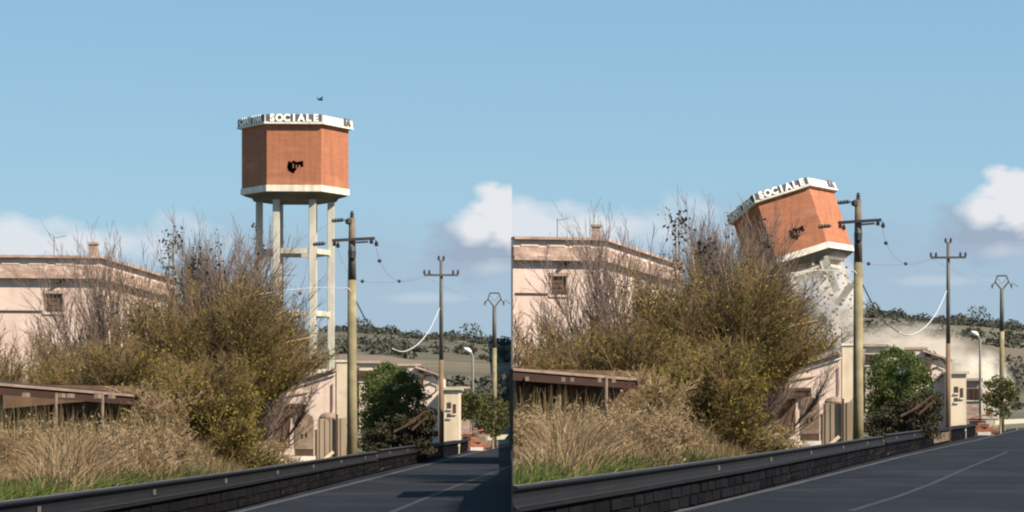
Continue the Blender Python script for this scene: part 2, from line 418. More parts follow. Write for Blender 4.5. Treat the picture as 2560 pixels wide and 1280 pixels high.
def hills_veg(sd):
    rng = np.random.RandomState(11)
    Cs = []
    for i in range(620):
        u = rng.uniform(820, 1276); t = rng.rand()
        if rng.rand() < .55: Y = rng.uniform(325, 345)          # tree belt on the ridge
        else: Y = rng.uniform(130, 320)
        if 205 < Y < 235 or 262 < Y < 285: continue
        tt = min(1, (Y - 100) / 240.); tt = tt * tt * (3 - 2 * tt)
        z = sd.base(Y) + ((VH - ridge(u)) / F * 340 + EYE) * tt
        r = rng.uniform(.8, 2.6) * (.6 + Y / 500)
        Cs.append(blob_leaves(rng, (sd.X(u, Y), sd.Y(Y), z + r * .3), (r * 1.5, r, r * .75), 60, 1))
    C = np.concatenate(Cs)
    o = bpy.data.objects.new('hillside_scrub', leaf_mesh(rng, C, 1.0, 'hillside_scrub', M['scrub'], sd)); link(o)
    tag(o, 'dark scrub and small trees scattered over the far hillside ' + sd.tail, 'scrub', kind='stuff')
    for i, (u, Y, r, wh) in enumerate([(975, 330, 3.0, 'straight above the green tree'), (1040, 335, 3.4, 'left of the T pole'), (1082, 338, 2.8, 'touching the T pole'), (1128, 338, 3.6, 'right of the T pole'),
            (1176, 335, 5.2, 'above the lamp'), (1225, 338, 3.4, 'left of the forked pole'), (1260, 336, 3.2, 'right of the forked pole'), (905, 330, 4.2, 'by the thick pole')]):
        z = sd.base(Y) + (VH - ridge(u)) / F * 340 + EYE - 1
        t = thing('ridge_tree', (sd.X(u, Y), sd.Y(Y), z), 0, 'small tree on the far ridge ' + wh + ' ' + sd.tail, 'tree', 'dark trees on the far ridge')
        C = blob_leaves(rng, (0, 0, r * .9), (r, r, r * .8), 260, 1)
        V = leaf_mesh(rng, C, .9, 'crown', M['scrub'])
        if not sd.r and u > 1250:
            continue_ok = True
        link(bpy.data.objects.new('crown', V), t)
        MB().tube([(0, 0, -1), (0, 0, r * .9)], [.35, .2], 5).build('trunk', M['scrub'], t)
for sd in (A, B): hills_veg(sd)

# ------------------------------------------------------------------ water tower
def letters(txt, size, m, parent, x0, x1, y, z, rx=R(90)):
    """each letter its own raised mesh, spaced evenly from x0 to x1 along local x"""
    n = len(txt)
    for i, ch in enumerate(txt):
        if ch == ' ': continue
        c = bpy.data.curves.new('t', 'FONT'); c.body = ch; c.size = size; c.extrude = .04; c.align_x = 'CENTER'; c.offset = .028
        o = bpy.data.objects.new('t', c); COL.objects.link(o); bpy.context.view_layer.update()
        me = bpy.data.meshes.new_from_object(o); bpy.data.objects.remove(o); me.name = 'letter'
        me.materials.clear(); me.materials.append(m)
        l = bpy.data.objects.new('letter', me); link(l, parent)
        l.location = (x0 + (x1 - x0) * (i + .5) / n, y, z); l.rotation_euler = (rx, 0, 0)
def hexv(r, k): a = R(-120 + 60 * k); return Vector((r * math.cos(a), r * math.sin(a), 0))   # k=0: left end of the face towards the camera
TZ0, TZ1 = 0, 6.0
def tank_parts(t, TB, tower_r=4.26):
    """tank whose base band starts at local height TB; parts of thing t"""
    r = tower_r
    zb0, zb1, zw1, zr1 = TB, TB + .50, TB + 5.28, TB + 5.98
    for k in range(6):
        p, q = hexv(r, k), hexv(r, k + 1)
        n = ((p + q) / 2).normalized()
        # wall face with thickness, mitred inside
        pi, qi = hexv(r - .3, k), hexv(r - .3, k + 1)
        mb = MB()
        if k == 0:
            # ragged breach low in the front face: the wall is built round it
            ang = (q - p).normalized(); Lw = (q - p).length
            def W_(s, z, inn=0): return p + ang * s + Vector((0, 0, z)) - n * inn
            hx = [1.60, 1.72, 1.95, 2.05, 2.35, 2.82, 2.84, 2.46, 2.32, 2.08, 1.88, 1.68]
            hz = [2.05, 2.38, 2.30, 2.42, 2.32, 2.40, 2.02, 2.04, 1.88, 1.62, 1.72, 1.80]
            hole = [(2.2 + (a - 2.2) * 1.05, zb0 + 2.02 + (b - 2.1) * 1.35) for a, b in zip(hx, hz)]
            # frame split in fans: top, bottom, left, right
            outer = [(0, zb1), (Lw, zb1), (Lw, zw1), (0, zw1)]
            from mathutils.geometry import tessellate_polygon
            loops = [[Vector((a, b, 0)) for a, b in outer], [Vector((a, b, 0)) for a, b in hole]]
            flat = outer + hole
            mb.add([W_(*q) for q in flat], tessellate_polygon(loops))
            for i in range(len(hole)):
                a_, b_ = hole[i], hole[(i + 1) % len(hole)]
                mb.sheet([W_(*a_), W_(*b_), W_(*b_, .28), W_(*a_, .28)])
            w = mb.build('wall_panel', M['brick'], t)
            w['label'] = 'terracotta wall face with a ragged dark hole'
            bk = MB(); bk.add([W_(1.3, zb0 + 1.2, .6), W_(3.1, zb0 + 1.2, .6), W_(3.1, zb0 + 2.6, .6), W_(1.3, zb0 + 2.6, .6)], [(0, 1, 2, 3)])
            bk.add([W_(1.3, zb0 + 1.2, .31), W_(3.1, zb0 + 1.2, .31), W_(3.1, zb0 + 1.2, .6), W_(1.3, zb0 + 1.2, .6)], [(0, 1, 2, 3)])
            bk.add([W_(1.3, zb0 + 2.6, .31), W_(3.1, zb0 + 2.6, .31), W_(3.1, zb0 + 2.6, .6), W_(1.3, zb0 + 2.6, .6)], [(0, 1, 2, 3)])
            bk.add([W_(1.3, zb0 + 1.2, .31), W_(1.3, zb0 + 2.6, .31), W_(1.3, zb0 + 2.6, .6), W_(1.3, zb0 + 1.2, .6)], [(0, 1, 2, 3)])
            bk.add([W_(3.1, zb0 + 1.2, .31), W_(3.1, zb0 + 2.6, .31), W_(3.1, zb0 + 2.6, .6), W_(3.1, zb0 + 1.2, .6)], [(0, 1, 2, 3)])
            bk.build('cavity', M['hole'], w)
            # brick stubs left hanging in the breach
            st = MB()
            for (s_, z_, w_, h_) in ((2.02, 2.02, .09, .17), (2.28, 1.95, .07, .15), (2.50, 1.98, .12, .1)):
                st.add([W_(s_, zb0 + z_ - h_, .03), W_(s_ + w_, zb0 + z_ - h_, .03), W_(s_ + w_, zb0 + z_ + h_, .03), W_(s_, zb0 + z_ + h_, .03),
                        W_(s_, zb0 + z_ - h_, .2), W_(s_ + w_, zb0 + z_ - h_, .2), W_(s_ + w_, zb0 + z_ + h_, .2), W_(s_, zb0 + z_ + h_, .2)],
                       [(0, 1, 2, 3), (4, 7, 6, 5), (0, 4, 5, 1), (3, 2, 6, 7), (0, 3, 7, 4), (1, 5, 6, 2)])
            st.build('broken_brick', M['brickshade'], w)
        else:
            mb.prism([p + Vector((0, 0, zb1)), q + Vector((0, 0, zb1)), qi + Vector((0, 0, zb1)), pi + Vector((0, 0, zb1))], (0, 0, zw1 - zb1))
            w = mb.build('wall_panel', M['brick'], t)
    # base band and rim band (proud of the wall)
    def ring(r0, r1, z0, z1):
        mb = MB()
        for k in range(6):
            a, b, c, d = hexv(r1, k), hexv(r1, k + 1), hexv(r0, k + 1), hexv(r0, k)
            mb.prism([a + Vector((0, 0, z0)), b + Vector((0, 0, z0)), c + Vector((0, 0, z0)), d + Vector((0, 0, z0))], (0, 0, z1 - z0))
        return mb
    ring(r - .32, r + .10, zb0, zb1).build('base_band', M['white'], t)
    ring(r - .4, r + .40, zw1, zw1 + .14).build('rim_ledge', M['white'], t)
    rim = ring(r - .1, r + .33, zw1 + .142, zr1).build('rim', M['white'], t)
    # roof inside the rim
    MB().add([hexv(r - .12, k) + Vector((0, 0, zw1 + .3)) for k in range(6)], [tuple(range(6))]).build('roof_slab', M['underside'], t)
    # underside: floor slab and tapering haunch
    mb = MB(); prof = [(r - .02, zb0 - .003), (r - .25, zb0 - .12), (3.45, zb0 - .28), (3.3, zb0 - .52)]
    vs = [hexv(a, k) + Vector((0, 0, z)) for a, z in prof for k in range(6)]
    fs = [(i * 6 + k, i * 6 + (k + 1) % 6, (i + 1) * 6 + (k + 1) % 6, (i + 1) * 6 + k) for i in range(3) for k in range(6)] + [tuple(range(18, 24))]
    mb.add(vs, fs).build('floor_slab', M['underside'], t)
    # sign boards with raised letters
    for k, txt, x0, x1 in ((0, 'SOCIALE', -1.98, 2.0), (5, 'CANTINA', -1.9, 1.9), (1, 'EA', .75, 1.85)):
        p, q = hexv(r + .33, k), hexv(r + .33, k + 1); mid = (p + q) / 2; n = mid.normalized()
        ang = math.atan2(q.y - p.y, q.x - p.x); hw = (q - p).length / 2
        holder = MB()
        Mx = Matrix.Translation(mid + Vector((0, 0, zw1 + .2))) @ Matrix.Rotation(ang, 4, 'Z')
        if k != 1:
            holder.box(-hw + .12, hw - .1, -.02, .02, .0, .55, Mx)
            b = holder.build('sign_board', M['signblue'], t)
            lm = M['whitel']
        else:
            holder.box(x0 - .1, x1 + .1, -.006, .02, .02, .5, Mx)
            b = holder.build('sign_board', M['white'], t); lm = M['signblue']
        tmp = []
        n_ = len(txt)
        for i, ch in enumerate(txt):
            c = bpy.data.curves.new('letter', 'FONT'); c.body = ch; c.size = .76; c.extrude = .035; c.align_x = 'CENTER'; c.offset = .045
            o = bpy.data.objects.new('letter', c); COL.objects.link(o); bpy.context.view_layer.update()
            me = bpy.data.meshes.new_from_object(o); bpy.data.objects.remove(o)
            T = Mx @ Matrix.Translation((x0 + (x1 - x0) * (i + .5) / n_, -.045, .02)) @ Matrix.Rotation(R(90), 4, 'X')
            me.transform(T); me.name = 'letter'; me.materials.clear(); me.materials.append(lm)
            link(bpy.data.objects.new('letter', me), b)
M['whitel'] = mat('white_letter_paint', (.82, .80, .76), rough=.6)
def water_towers():
    sd = A; u, Y = 738, 82
    t = thing('water_tower', (sd.X(u, Y), Y * K, 0), sd.face(u, Y) - R(1.5), 'intact terracotta hexagonal water tower standing upright on six pale concrete columns', 'water tower')
    TB = sd.Z(478, Y - 3.8 / K)
    tank_parts(t, TB)
    rc = 2.86
    for k in range(6):
        c = hexv(rc, k); Mx = Matrix.Translation(c) @ Matrix.Rotation(R(-90 + 0), 4, 'Z') if False else Matrix.Translation(c)
        MB().box(-.28, .28, -.27, .27, -.1, TB - .51, Mx).build('column', M['concrete'], t, bevel=.03)
    for v in (632, 786, 930):
        zc = sd.Z(v, Y)
        for k in range(6):
            a, b = hexv(rc, k), hexv(rc, k + 1); d = (b - a).normalized()
            MB().bar(a + d * .34 + Vector((0, 0, zc)), b - d * .34 + Vector((0, 0, zc)), .34, .42).build('ring_beam', M['concrete'], t)
    MB().tube([(-1.0, -.2, 0), (-1.0, -.2, TB - .6)], .05, 6).build('riser_pipe', M['tpole'], t)
    # toppling tower
    sd = B; Y = 81
    pc = Vector((22.77, 215.1, 17.27))      # centre of the tank
    t = bpy.data.objects.new('toppling_water_tower', None); link(t)
    tag(t, 'terracotta hexagonal water tower tilting over to the left with its concrete legs snapping', 'water tower')
    rz = -math.atan2(pc.x, pc.y)
    rot = Matrix.Rotation(rz, 4, 'Z') @ Matrix.Rotation(R(-18.0), 4, 'Y') @ Matrix.Rotation(R(-10.7), 4, 'X') @ Matrix.Rotation(R(3.1), 4, 'Z')
    t.matrix_world = Matrix.Translation(pc) @ rot @ Matrix.Translation((0, 0, -3.1))
    tank_parts(t, 0, 4.26)
    lens = [2.2, 3.4, 3.0, 1.3, 1.8, .9]
    for k, ln in enumerate(lens):
        c = hexv(2.86, k)
        mb = MB(); z0 = -.51
        mb.box(-.26, .26, -.25, .25, z0 - ln, z0, Matrix.Translation(c))
        # shattered end
        mb.box(-.2, .1, -.2, .15, z0 - ln - .35, z0 - ln + .02, Matrix.Translation(c) @ Matrix.Rotation(.2, 4, 'Y'))
        w_ = mb.build('column', M['concrete'], t)
        rb = MB()
        for a_ in range(4): rb.tube([c + Vector((-.15 + .1 * a_, .1 - .07 * a_, z0 - ln)), c + Vector((-.2 + .13 * a_, .1 - .1 * a_, z0 - ln - .5)), c + Vector((-.3 + .3 * a_, .2 - .1 * a_, z0 - ln - .9))], .02, 4)
        rb.build('bent_rebar', M['shutter'], w_)
    for k in (0, 1):
        a, b = hexv(2.86, k), hexv(2.86, k + 1); d = (b - a).normalized()
        MB().bar(a + d * .34 + Vector((0, 0, -1.0)), b - d * .34 + Vector((0, 0, -1.0)), .3, .3).build('ring_beam', M['concrete'], t)
    # snapped leg pieces falling beside it
    for i, (u_, v_, ln, ang, lab) in enumerate(((2078, 690, 2.6, 20, 'upper snapped concrete leg falling just under the toppling tank'), (2112, 735, 2.0, -35, 'short snapped concrete leg falling nearest the tall pole'),
                                   (2050, 790, 2.4, 38, 'lower snapped concrete leg tumbling through the grey dust'))):
        Yf = 80.5 + i * .4
        mb = MB(); mb.box(-.27, .27, -.27, .27, -ln / 2, ln / 2)
        mb.box(-.2, .15, -.2, .1, ln / 2 - .02, ln / 2 + .3, Matrix.Rotation(.1, 4, 'Y'))
        o = mb.build('column_fragment', M['concrete']); o.location = ((u_ - 1280) / F * Yf, Yf * K, EYE + (VH - v_) / F * Yf)
        o.rotation_euler = (R(10), R(-ang), rz); tag(o, lab, 'rubble')
    rng = random.Random(8); mb = MB()
    for i in range(120):
        u_ = rng.gauss(2080, 38); v_ = rng.uniform(660, 880); s_ = rng.uniform(.03, .12)
        Yf = 80 + rng.uniform(-2, 2)
        mb.box(-s_, s_ * rng.uniform(.6, 1.4), -s_ * .7, s_, -s_ * .5, s_ * .8, Matrix.Translation(((u_ - 1280) / F * Yf, Yf * K, EYE + (VH - v_) / F * Yf)) @ Matrix.Rotation(rng.uniform(0, 3), 4, (rng.random(), rng.random(), .5)))
    o = mb.build('flying_debris', M['rubble']); tag(o, 'small concrete chips flying in the dust under the toppling tank', 'debris', kind='stuff')
    # rubble heap where it stood
    rng = random.Random(5); mb = MB()
    for i in range(90):
        x = rng.gauss(0, 2.0); y = rng.gauss(0, 1.8); h = max(0, 2.2 - .6 * math.hypot(x, y)); s = rng.uniform(.15, .6)
        mb.box(-s, s, -s * .7, s * .7, -s * .5, s * .5, Matrix.Translation((x, y, h * rng.random())) @ Matrix.Rotation(rng.uniform(0, 3), 4, (rng.random(), rng.random(), .5)))
    o = mb.build('rubble_heap', M['rubble']); o.location = ((2100 - 1280) / F * 82, 82 * K, .01523 * 82)
    tag(o, 'heap of broken concrete under the toppling tower', 'rubble', kind='stuff')
water_towers()

# ------------------------------------------------------------------ poles, wires, lamps
def copy_thing(root, loc, rz, label):
    r = root.copy(); COL.objects.link(r); r.location = loc; r.rotation_euler = (0, 0, rz); r['label'] = label
    for ch in root.children:
        c = ch.copy(); COL.objects.link(c); c.parent = r
        for g_ in ch.children:
            d = g_.copy(); COL.objects.link(d); d.parent = c
    return r
def insulator(mb, c, h=.16, r=.06):
    mb.lathe([(r * .4, 0), (r, h * .15), (r * .55, h * .35), (r, h * .5), (r * .5, h * .7), (r * .75, h * .85), (r * .2, h)], c, 8)
PX = lambda px, Y: px / F * Y
def big_pole():
    sd = A; u, Y = 880, 35
    t = thing('power_pole', sd.G(u, Y), sd.face(u, Y), '', 'utility pole', 'tall wooden-looking poles with a crossarm')
    top = sd.Z(545, Y)
    zs = [sd.Z(v, Y) for v in (1010, 545)]
    MB().tube([(0, 0, -.3), (0, 0, 2.4), (0, 0, sd.Z(700, Y))], [.19, .17, .145], 12).build('shaft', M['pole'], t, smooth=True)
    MB().tube([(0, 0, sd.Z(700, Y)), (0, 0, top)], [.143, .105], 12).build('upper_shaft', M['poletop'], t, smooth=True)
    za = sd.Z(600, Y)
    MB().bar((-.68, -.14, za - .03), (.78, -.14, za + .05), .09, .10).build('crossarm', M['steel'], t)
    MB().bar((.05, -.13, za - .1), (.55, -.13, za - .07), .05, .06).build('brace', M['steel'], t)
    m = MB(); insulator(m, (0, 0, top), .24, .085); m.build('insulator', M['porcelain'], t)
    for x, z in ((-.60, -.22), (-.48, -.28), (.66, -.14), (.83, -.22)):
        m = MB(); insulator(m, (x, -.14, za + z), .17, .085); m.tube([(x, -.14, za + z + .15), (x * .97, -.14, za)], .018, 4); m.build('insulator', M['porcelain'], t)
    # strain insulators on the left-hand conductors
    for x0, z0 in ((-.70, sd.Z(553, Y)), (-1.34, sd.Z(612, Y))):
        m = MB(); Mx = [(x0 + i * .05, -.1, z0 + i * .005) for i in range(10)]
        m.tube(Mx, [.02] + [.075, .05] * 4 + [.02], 8); m.build('strain_insulator', M['steel'], t)
    m = MB(); m.tube([(-.5, -.1, sd.Z(553, Y)), (-.2, -.06, sd.Z(551, Y)), (0, 0, sd.Z(549, Y))], .014, 5); m.build('bracket', M['steel'], t)
    m = MB(); m.lathe([(.05, 0), (.13, .05), (.14, .3), (.09, .42)], (.0, -.16, sd.Z(650, Y)), 8); m.build('switch_box', M['steel'], t)
    m = MB(); m.lathe([(.03, 0), (.11, .04), (.11, .16), (.03, .22)], (-.12, -.1, sd.Z(562, Y)), 8); m.build('switch_box', M['steel'], t)
    m = MB(); m.tube([(0, -.1, sd.Z(735, Y)), (-.12, -.14, sd.Z(722, Y)), (-.25, -.14, sd.Z(721, Y))], .028, 6); m.build('wall_hook', M['cablew'], t)
    t['label'] = 'tall thick pole with tilted crossarm and many insulators ' + A.tail
    copy_thing(t, B.G(u, Y), B.face(u, Y), 'tall thick pole with tilted crossarm and many insulators ' + B.tail)
    # T pole
    u, Y = 1103, 50
    t = thing('utility_pole', sd.G(u, Y), sd.face(u, Y), 'thin T shaped utility pole with six upright insulators ' + A.tail, 'utility pole', 'thin T shaped poles')
    top = sd.Z(652, Y)
    MB().tube([(0, 0, -.2), (0, 0, sd.Z(900, Y))], [.125, .11], 10).build('pole_foot', M['tpolelow'], t, smooth=True)
    MB().tube([(0, 0, sd.Z(900, Y)), (0, 0, top)], [.108, .075], 10).build('shaft', M['tpole'], t, smooth=True)
    za = sd.Z(688, Y)
    MB().bar((-.84, -.1, za), (.84, -.1, za), .1, .1).build('crossarm', M['tpole'], t)
    MB().bar((-.12, -.0, top), (.12, -.0, top), .05, .06).build('crossarm', M['tpole'], t)
    for x in (-.82, -.58, .58, .82):
        m = MB(); insulator(m, (x, -.1, za + .04), .22, .075); m.build('insulator', M['porcelain'], t)
    for x in (-.12, .12):
        m = MB(); insulator(m, (x, 0, top + .03), .22, .075); m.build('insulator', M['porcelain'], t)
    copy_thing(t, B.G(u, Y), B.face(u, Y), 'thin T shaped utility pole with six upright insulators ' + B.tail)
    # far pole with a Y shaped head
    u, Y = 1236, 72
    t = thing('forked_pole', sd.G(u, Y), sd.face(u, Y), 'far utility pole with a Y shaped steel head ' + A.tail, 'utility pole', 'poles with a forked head')
    za = sd.Z(765, Y)
    MB().tube([(0, 0, -.2), (0, 0, sd.Z(870, Y))], [.17, .16], 10).build('pole_foot', M['pole'], t, smooth=True)
    MB().tube([(0, 0, sd.Z(870, Y)), (0, 0, za)], [.158, .13], 10).build('shaft', M['tpole'], t, smooth=True)
    m = MB(); w = PX(13, Y) ; h = PX(28, Y)
    for s in (-1, 1):
        m.bar((0, 0, za - .1), (s * w * 1.25, 0, za + h * .62), .12, .10)
        m.bar((s * w * 1.25, 0, za + h * .62), (s * w * .85, 0, za + h * 1.15), .09, .09)
        m.bar((s * w * 1.25, 0, za + h * .62), (s * w * 1.8, 0, za + h * .25), .07, .07)
        m.bar((s * w * .75, 0, za + h * .9), (s * w * .1, 0, za + h * .45), .03, .03)
    m.bar((-w * .85, 0, za + h * 1.15), (w * .85, 0, za + h * 1.15), .1, .1)
    m.build('forked_head', M['tpole'], t)
    for s in (-1, 1):
        m = MB(); insulator(m, (s * w * 1.8, 0, za + h * .05), .3, .08); m.build('insulator', M['porcelain'], t)
    copy_thing(t, B.G(u, Y), B.face(u, Y), 'far utility pole with a Y shaped steel head ' + B.tail)
    # street lamp
    u, Y = 1182, 78
    t = thing('street_lamp', sd.G(u, Y), sd.face(u, Y), 'slim grey street lamp with a single head ' + A.tail, 'street lamp', 'slim grey street lamps')
    za = sd.Z(886, Y)
    MB().tube([(0, 0, -.2), (0, 0, za - .3), (-.05, 0, za), (-.2, 0, za + .22)], [.10, .08, .07, .06], 8).build('pole', M['lampmetal'], t, smooth=True)
    MB().lathe([(.05, -.42), (.13, -.3), (.15, .1), (.1, .3)], (0, 0, 0), 8)
    m = MB(); m.tube([(-.12, 0, za + .18), (-.35, 0, za + .33), (-.68, 0, za + .45)], [.08, .17, .11], 8); m.build('lamp_head', M['whitel'], t, smooth=True)
    copy_thing(t, B.G(u, Y), B.face(u, Y), 'slim grey street lamp with a single head ' + B.tail)
big_pole()
def wire(sd, pts, r, m, name, label, marks=()):
    P = [sd.P(*p) for p in pts]
    # smooth curve through the points
    out = []
    for i in range(len(P) - 1):
        p0, p1, p2, p3 = P[max(i - 1, 0)], P[i], P[i + 1], P[min(i + 2, len(P) - 1)]
        for k in range(8):
            t = k / 8; out.append(.5 * ((2 * p1) + (p2 - p0) * t + (2 * p0 - 5 * p1 + 4 * p2 - p3) * t * t + (3 * p1 - p0 - 3 * p2 + p3) * t ** 3))
    out.append(P[-1])
    out = [p for p in out if (p.x > .02) == sd.r]
    mb = MB(); mb.tube(out, r, 5); o = mb.build(name, M[m], smooth=True); tag(o, label + ' ' + sd.tail, 'cable')
    for q in marks:
        c = sd.P(*q); mm = MB(); mm.lathe([(.01, -.07), (.055, -.045), (.075, 0), (.055, .045), (.01, .07)], c, 8)
        mm.build('cable_clamp', M['shutter'], o)
    return o
for sd in (A, B):
    wire(sd, [(890, 752, 35), (915, 800, 37), (945, 845, 40), (980, 872, 42.5)], .024, 'cableg', 'dark_cable', 'dark slack cable hanging from the thick pole')
    wire(sd, [(980, 872, 42.5), (1010, 879, 44.5), (1045, 860, 46.5), (1075, 822, 48.2), (1099, 770, 50)], .03, 'cablew', 'pale_cable', 'thick pale slack cable curving up to the T pole')
    wire(sd, [(940, 618, 35), (950, 652, 36), (970, 686, 39), (998, 703, 42), (1030, 702, 46), (1060, 692, 50)], .0045, 'cabled', 'thin_cable', 'hair thin sagging wire with two clamps towards the T pole', [(949, 652, 36), (998, 703, 42)])
    wire(sd, [(843, 622, 35), (870, 680, 36), (905, 703, 38), (985, 705, 44), (1064, 690, 50)], .004, 'cabled', 'thin_cable', 'hair thin wire with one clamp right of the thick pole', [(906, 703, 38)])
    wire(sd, [(1060, 690, 50), (1150, 735, 60), (1217, 752, 72)], .004, 'cabled', 'thin_cable', 'hair thin wire from the T pole towards the forked pole')
    wire(sd, [(866, 721, 35), (800, 719, 34), (730, 724, 33), (640, 737, 32.3), (600, 745, 32)], .011, 'cablew', 'pale_cable', 'thin pale wire running left from the thick pole to the bushes')
    wire(sd, [(1262, 750, 71), (1276, 760, 66)], .02, 'cabled', 'short_cable', 'dark wire leaving the forked pole')
    if not sd.r: wire(sd, [(832, 553, 35), (780, 600, 35.2), (750, 733, 36), (690, 760, 36.5)], .003, 'cabled', 'thin_cable', 'hair thin wire with one clamp in front of the tower legs', [(750, 733, 36)])

# ------------------------------------------------------------------ buildings
def wallseg(mb, p, q, z0, z1, th, openings=()):
    """vertical wall between plan points, thickness behind (left of p->q), rectangular openings (s0,s1,za,zb) in metres"""
    p = Vector((p[0], p[1], 0)); q = Vector((q[0], q[1], 0)); d = q - p; L_ = d.length; d.normalize()
    Mx = Matrix((d, Vector((-d.y, d.x, 0)), Vector((0, 0, 1)))).transposed().to_4x4(); Mx.translation = p
    s = 0
    for (a, b, za, zb) in sorted(openings):
        mb.box(s, a, 0, th, z0, z1, Mx); mb.box(a, b, 0, th, z0, za, Mx); mb.box(a, b, 0, th, zb, z1, Mx); s = b
    mb.box(s, L_, 0, th, z0, z1, Mx)
    return Mx
def pink_house(sd):
    t = thing('pink_house', sd.G(240, 42), 0, 'large weathered pink house with flat parapet roof ' + sd.tail, 'house')
    o = t.location
    u0 = 25 if sd.r else -220
    a = sd.G(u0, 41.9 if not sd.r else 41.95) - o; b = sd.G(240, 42.3) - o; c = sd.G(436, 49.2) - o
    Hh = sd.Z(640, 42) - o.z
    th = .3
    # window position on the front wall
    dwall = (b - a).xy.length
    def s_at(u): return (sd.G(u, 42.2) - o - a).xy.length
    s0, s1 = s_at(113), s_at(159)
    za, zb = sd.Z(780, 42.2) - o.z, sd.Z(727, 42.2) - o.z
    mb = MB(); Mx = wallseg(mb, a, b, -.5, Hh - .9, th, [(s0, s1, za, zb)]); mb.build('front_wall', M['pink'], t)
    nv = Vector(((b - a).y, -(b - a).x, 0)).normalized()
    mb = MB(); My = wallseg(mb, b + (c - b).normalized() * .003, c, -.5, Hh - .9, th); mb.build('side_wall', M['pink2'], t)
    bk = c + (a - b) * 1.0
    mb = MB(); wallseg(mb, c, bk, -.5, Hh - .9, th)
    if sd.r:
        bk2 = Vector((.03 - o.x, bk.y, 0)); mb = MB(); wallseg(mb, c, bk2, -.5, Hh - .9, th); bk = bk2
    mb.build('back_wall', M['pink'], t)
    # window: shutter, sill, frame, hood
    w = MB().box(s0 + .03, s1 - .03, .12, .16, za, zb, Mx).build('window', M['shutter'], t)
    f = MB().box(s0 - .03, s0 + .05, -.015, .11, za, zb, Mx).box(s1 - .05, s1 + .03, -.015, .11, za, zb, Mx).box(s0 - .06, s1 + .06, -.05, .11, zb - .12, zb + .02, Mx).build('window_frame', M['cornice'], w)
    for k in range(4):
        MB().box(s0 + .09, s1 - .09, .085, .118, za + .1 + k * .19, za + .24 + k * .19, Mx).build('shutter_slat', M['brownwood'], w)
    MB().box(s0 - .06, s1 + .06, -.06, .1, za - .1, za - .003, Mx).build('sill', M['pink2'], w)
    m = MB(); m.box(0, .62, -.12, -.02, 0, .1, Mx @ Matrix.Translation((s0 + .3, 0, zb + .06)) @ Matrix.Rotation(R(-38), 4, 'Y')); m.build('broken_hood', M['shutter'], w)
    # cornices: lower band, recess, upper eave, along both faces
    for nm, z0, z1, out, mm in (('lower_cornice', Hh - .9, Hh - .72, .28, 'cornice'), ('frieze', Hh - .718, Hh - .36, .14, 'cornice'), ('parapet', Hh - .358, Hh - .06, .10, 'pink2'), ('eave', Hh - .058, Hh + .05, .30, 'cornice')):
        mb = MB()
        na = Vector(((b - a).y, -(b - a).x)).normalized(); nb = Vector(((c - b).y, -(c - b).x)).normalized()
        bis = (na + nb).normalized(); kk = out / bis.dot(na)
        A0 = a.xy + na * out; B0 = b.xy + bis * kk; C0 = c.xy + nb * out
        Ai = a.xy - na * .3; Bi = b.xy - bis * (.3 / bis.dot(na)); Ci = c.xy - nb * .3
        mb.prism([(*A0, z0), (*B0, z0), (*Bi, z0), (*Ai, z0)], (0, 0, z1 - z0))
        mb.prism([(*B0, z0), (*C0, z0), (*Ci, z0), (*Bi, z0)], (0, 0, z1 - z0))
        mb.build(nm, M[mm], t)
    # short balusters / render patches in the frieze
    # parapet blocks
    n = int(dwall / 1.1); d = (b - a).normalized()
    for k in range(n):
        s = .3 + k * 1.1
        MB().box(s, s + .75, -.135, -.10, Hh - .33, Hh - .10, Mx).build('parapet_panel', M['pink'], t)
    rb = MB().add([(*a.xy, Hh - .1), (*b.xy, Hh - .1), (*c.xy, Hh - .1), (*bk.xy, Hh - .1)], [(0, 1, 2, 3)]).build('roof', M['roof'], t)
    pc = sd.G(232, 43) - o
    ch = MB().box(pc.x - .17, pc.x + .17, pc.y, pc.y + .4, Hh - .1, Hh + .66).build('chimney', M['cornice'], rb)
    MB().box(pc.x - .22, pc.x + .22, pc.y - .05, pc.y + .45, Hh + .66, Hh + .75).build('chimney_cap', M['roof'], rb)
    pa = sd.G(135, 43) - o
    MB().tube([(pa.x, pa.y, Hh - .1), (pa.x, pa.y, Hh + 1.0)], .015, 4).tube([(pa.x - .02, pa.y, Hh + .9), (pa.x + .5, pa.y, Hh + 1.02)], .01, 4).build('antenna', M['tpole'], rb)
    # conduit on the facade
    MB().box(.05 if not sd.r else .1, s0 - .1, -.05, -.003, sd.Z(775, 42) - o.z - .06, sd.Z(775, 42) - o.z, Mx).build('conduit', M['shutter'], t)
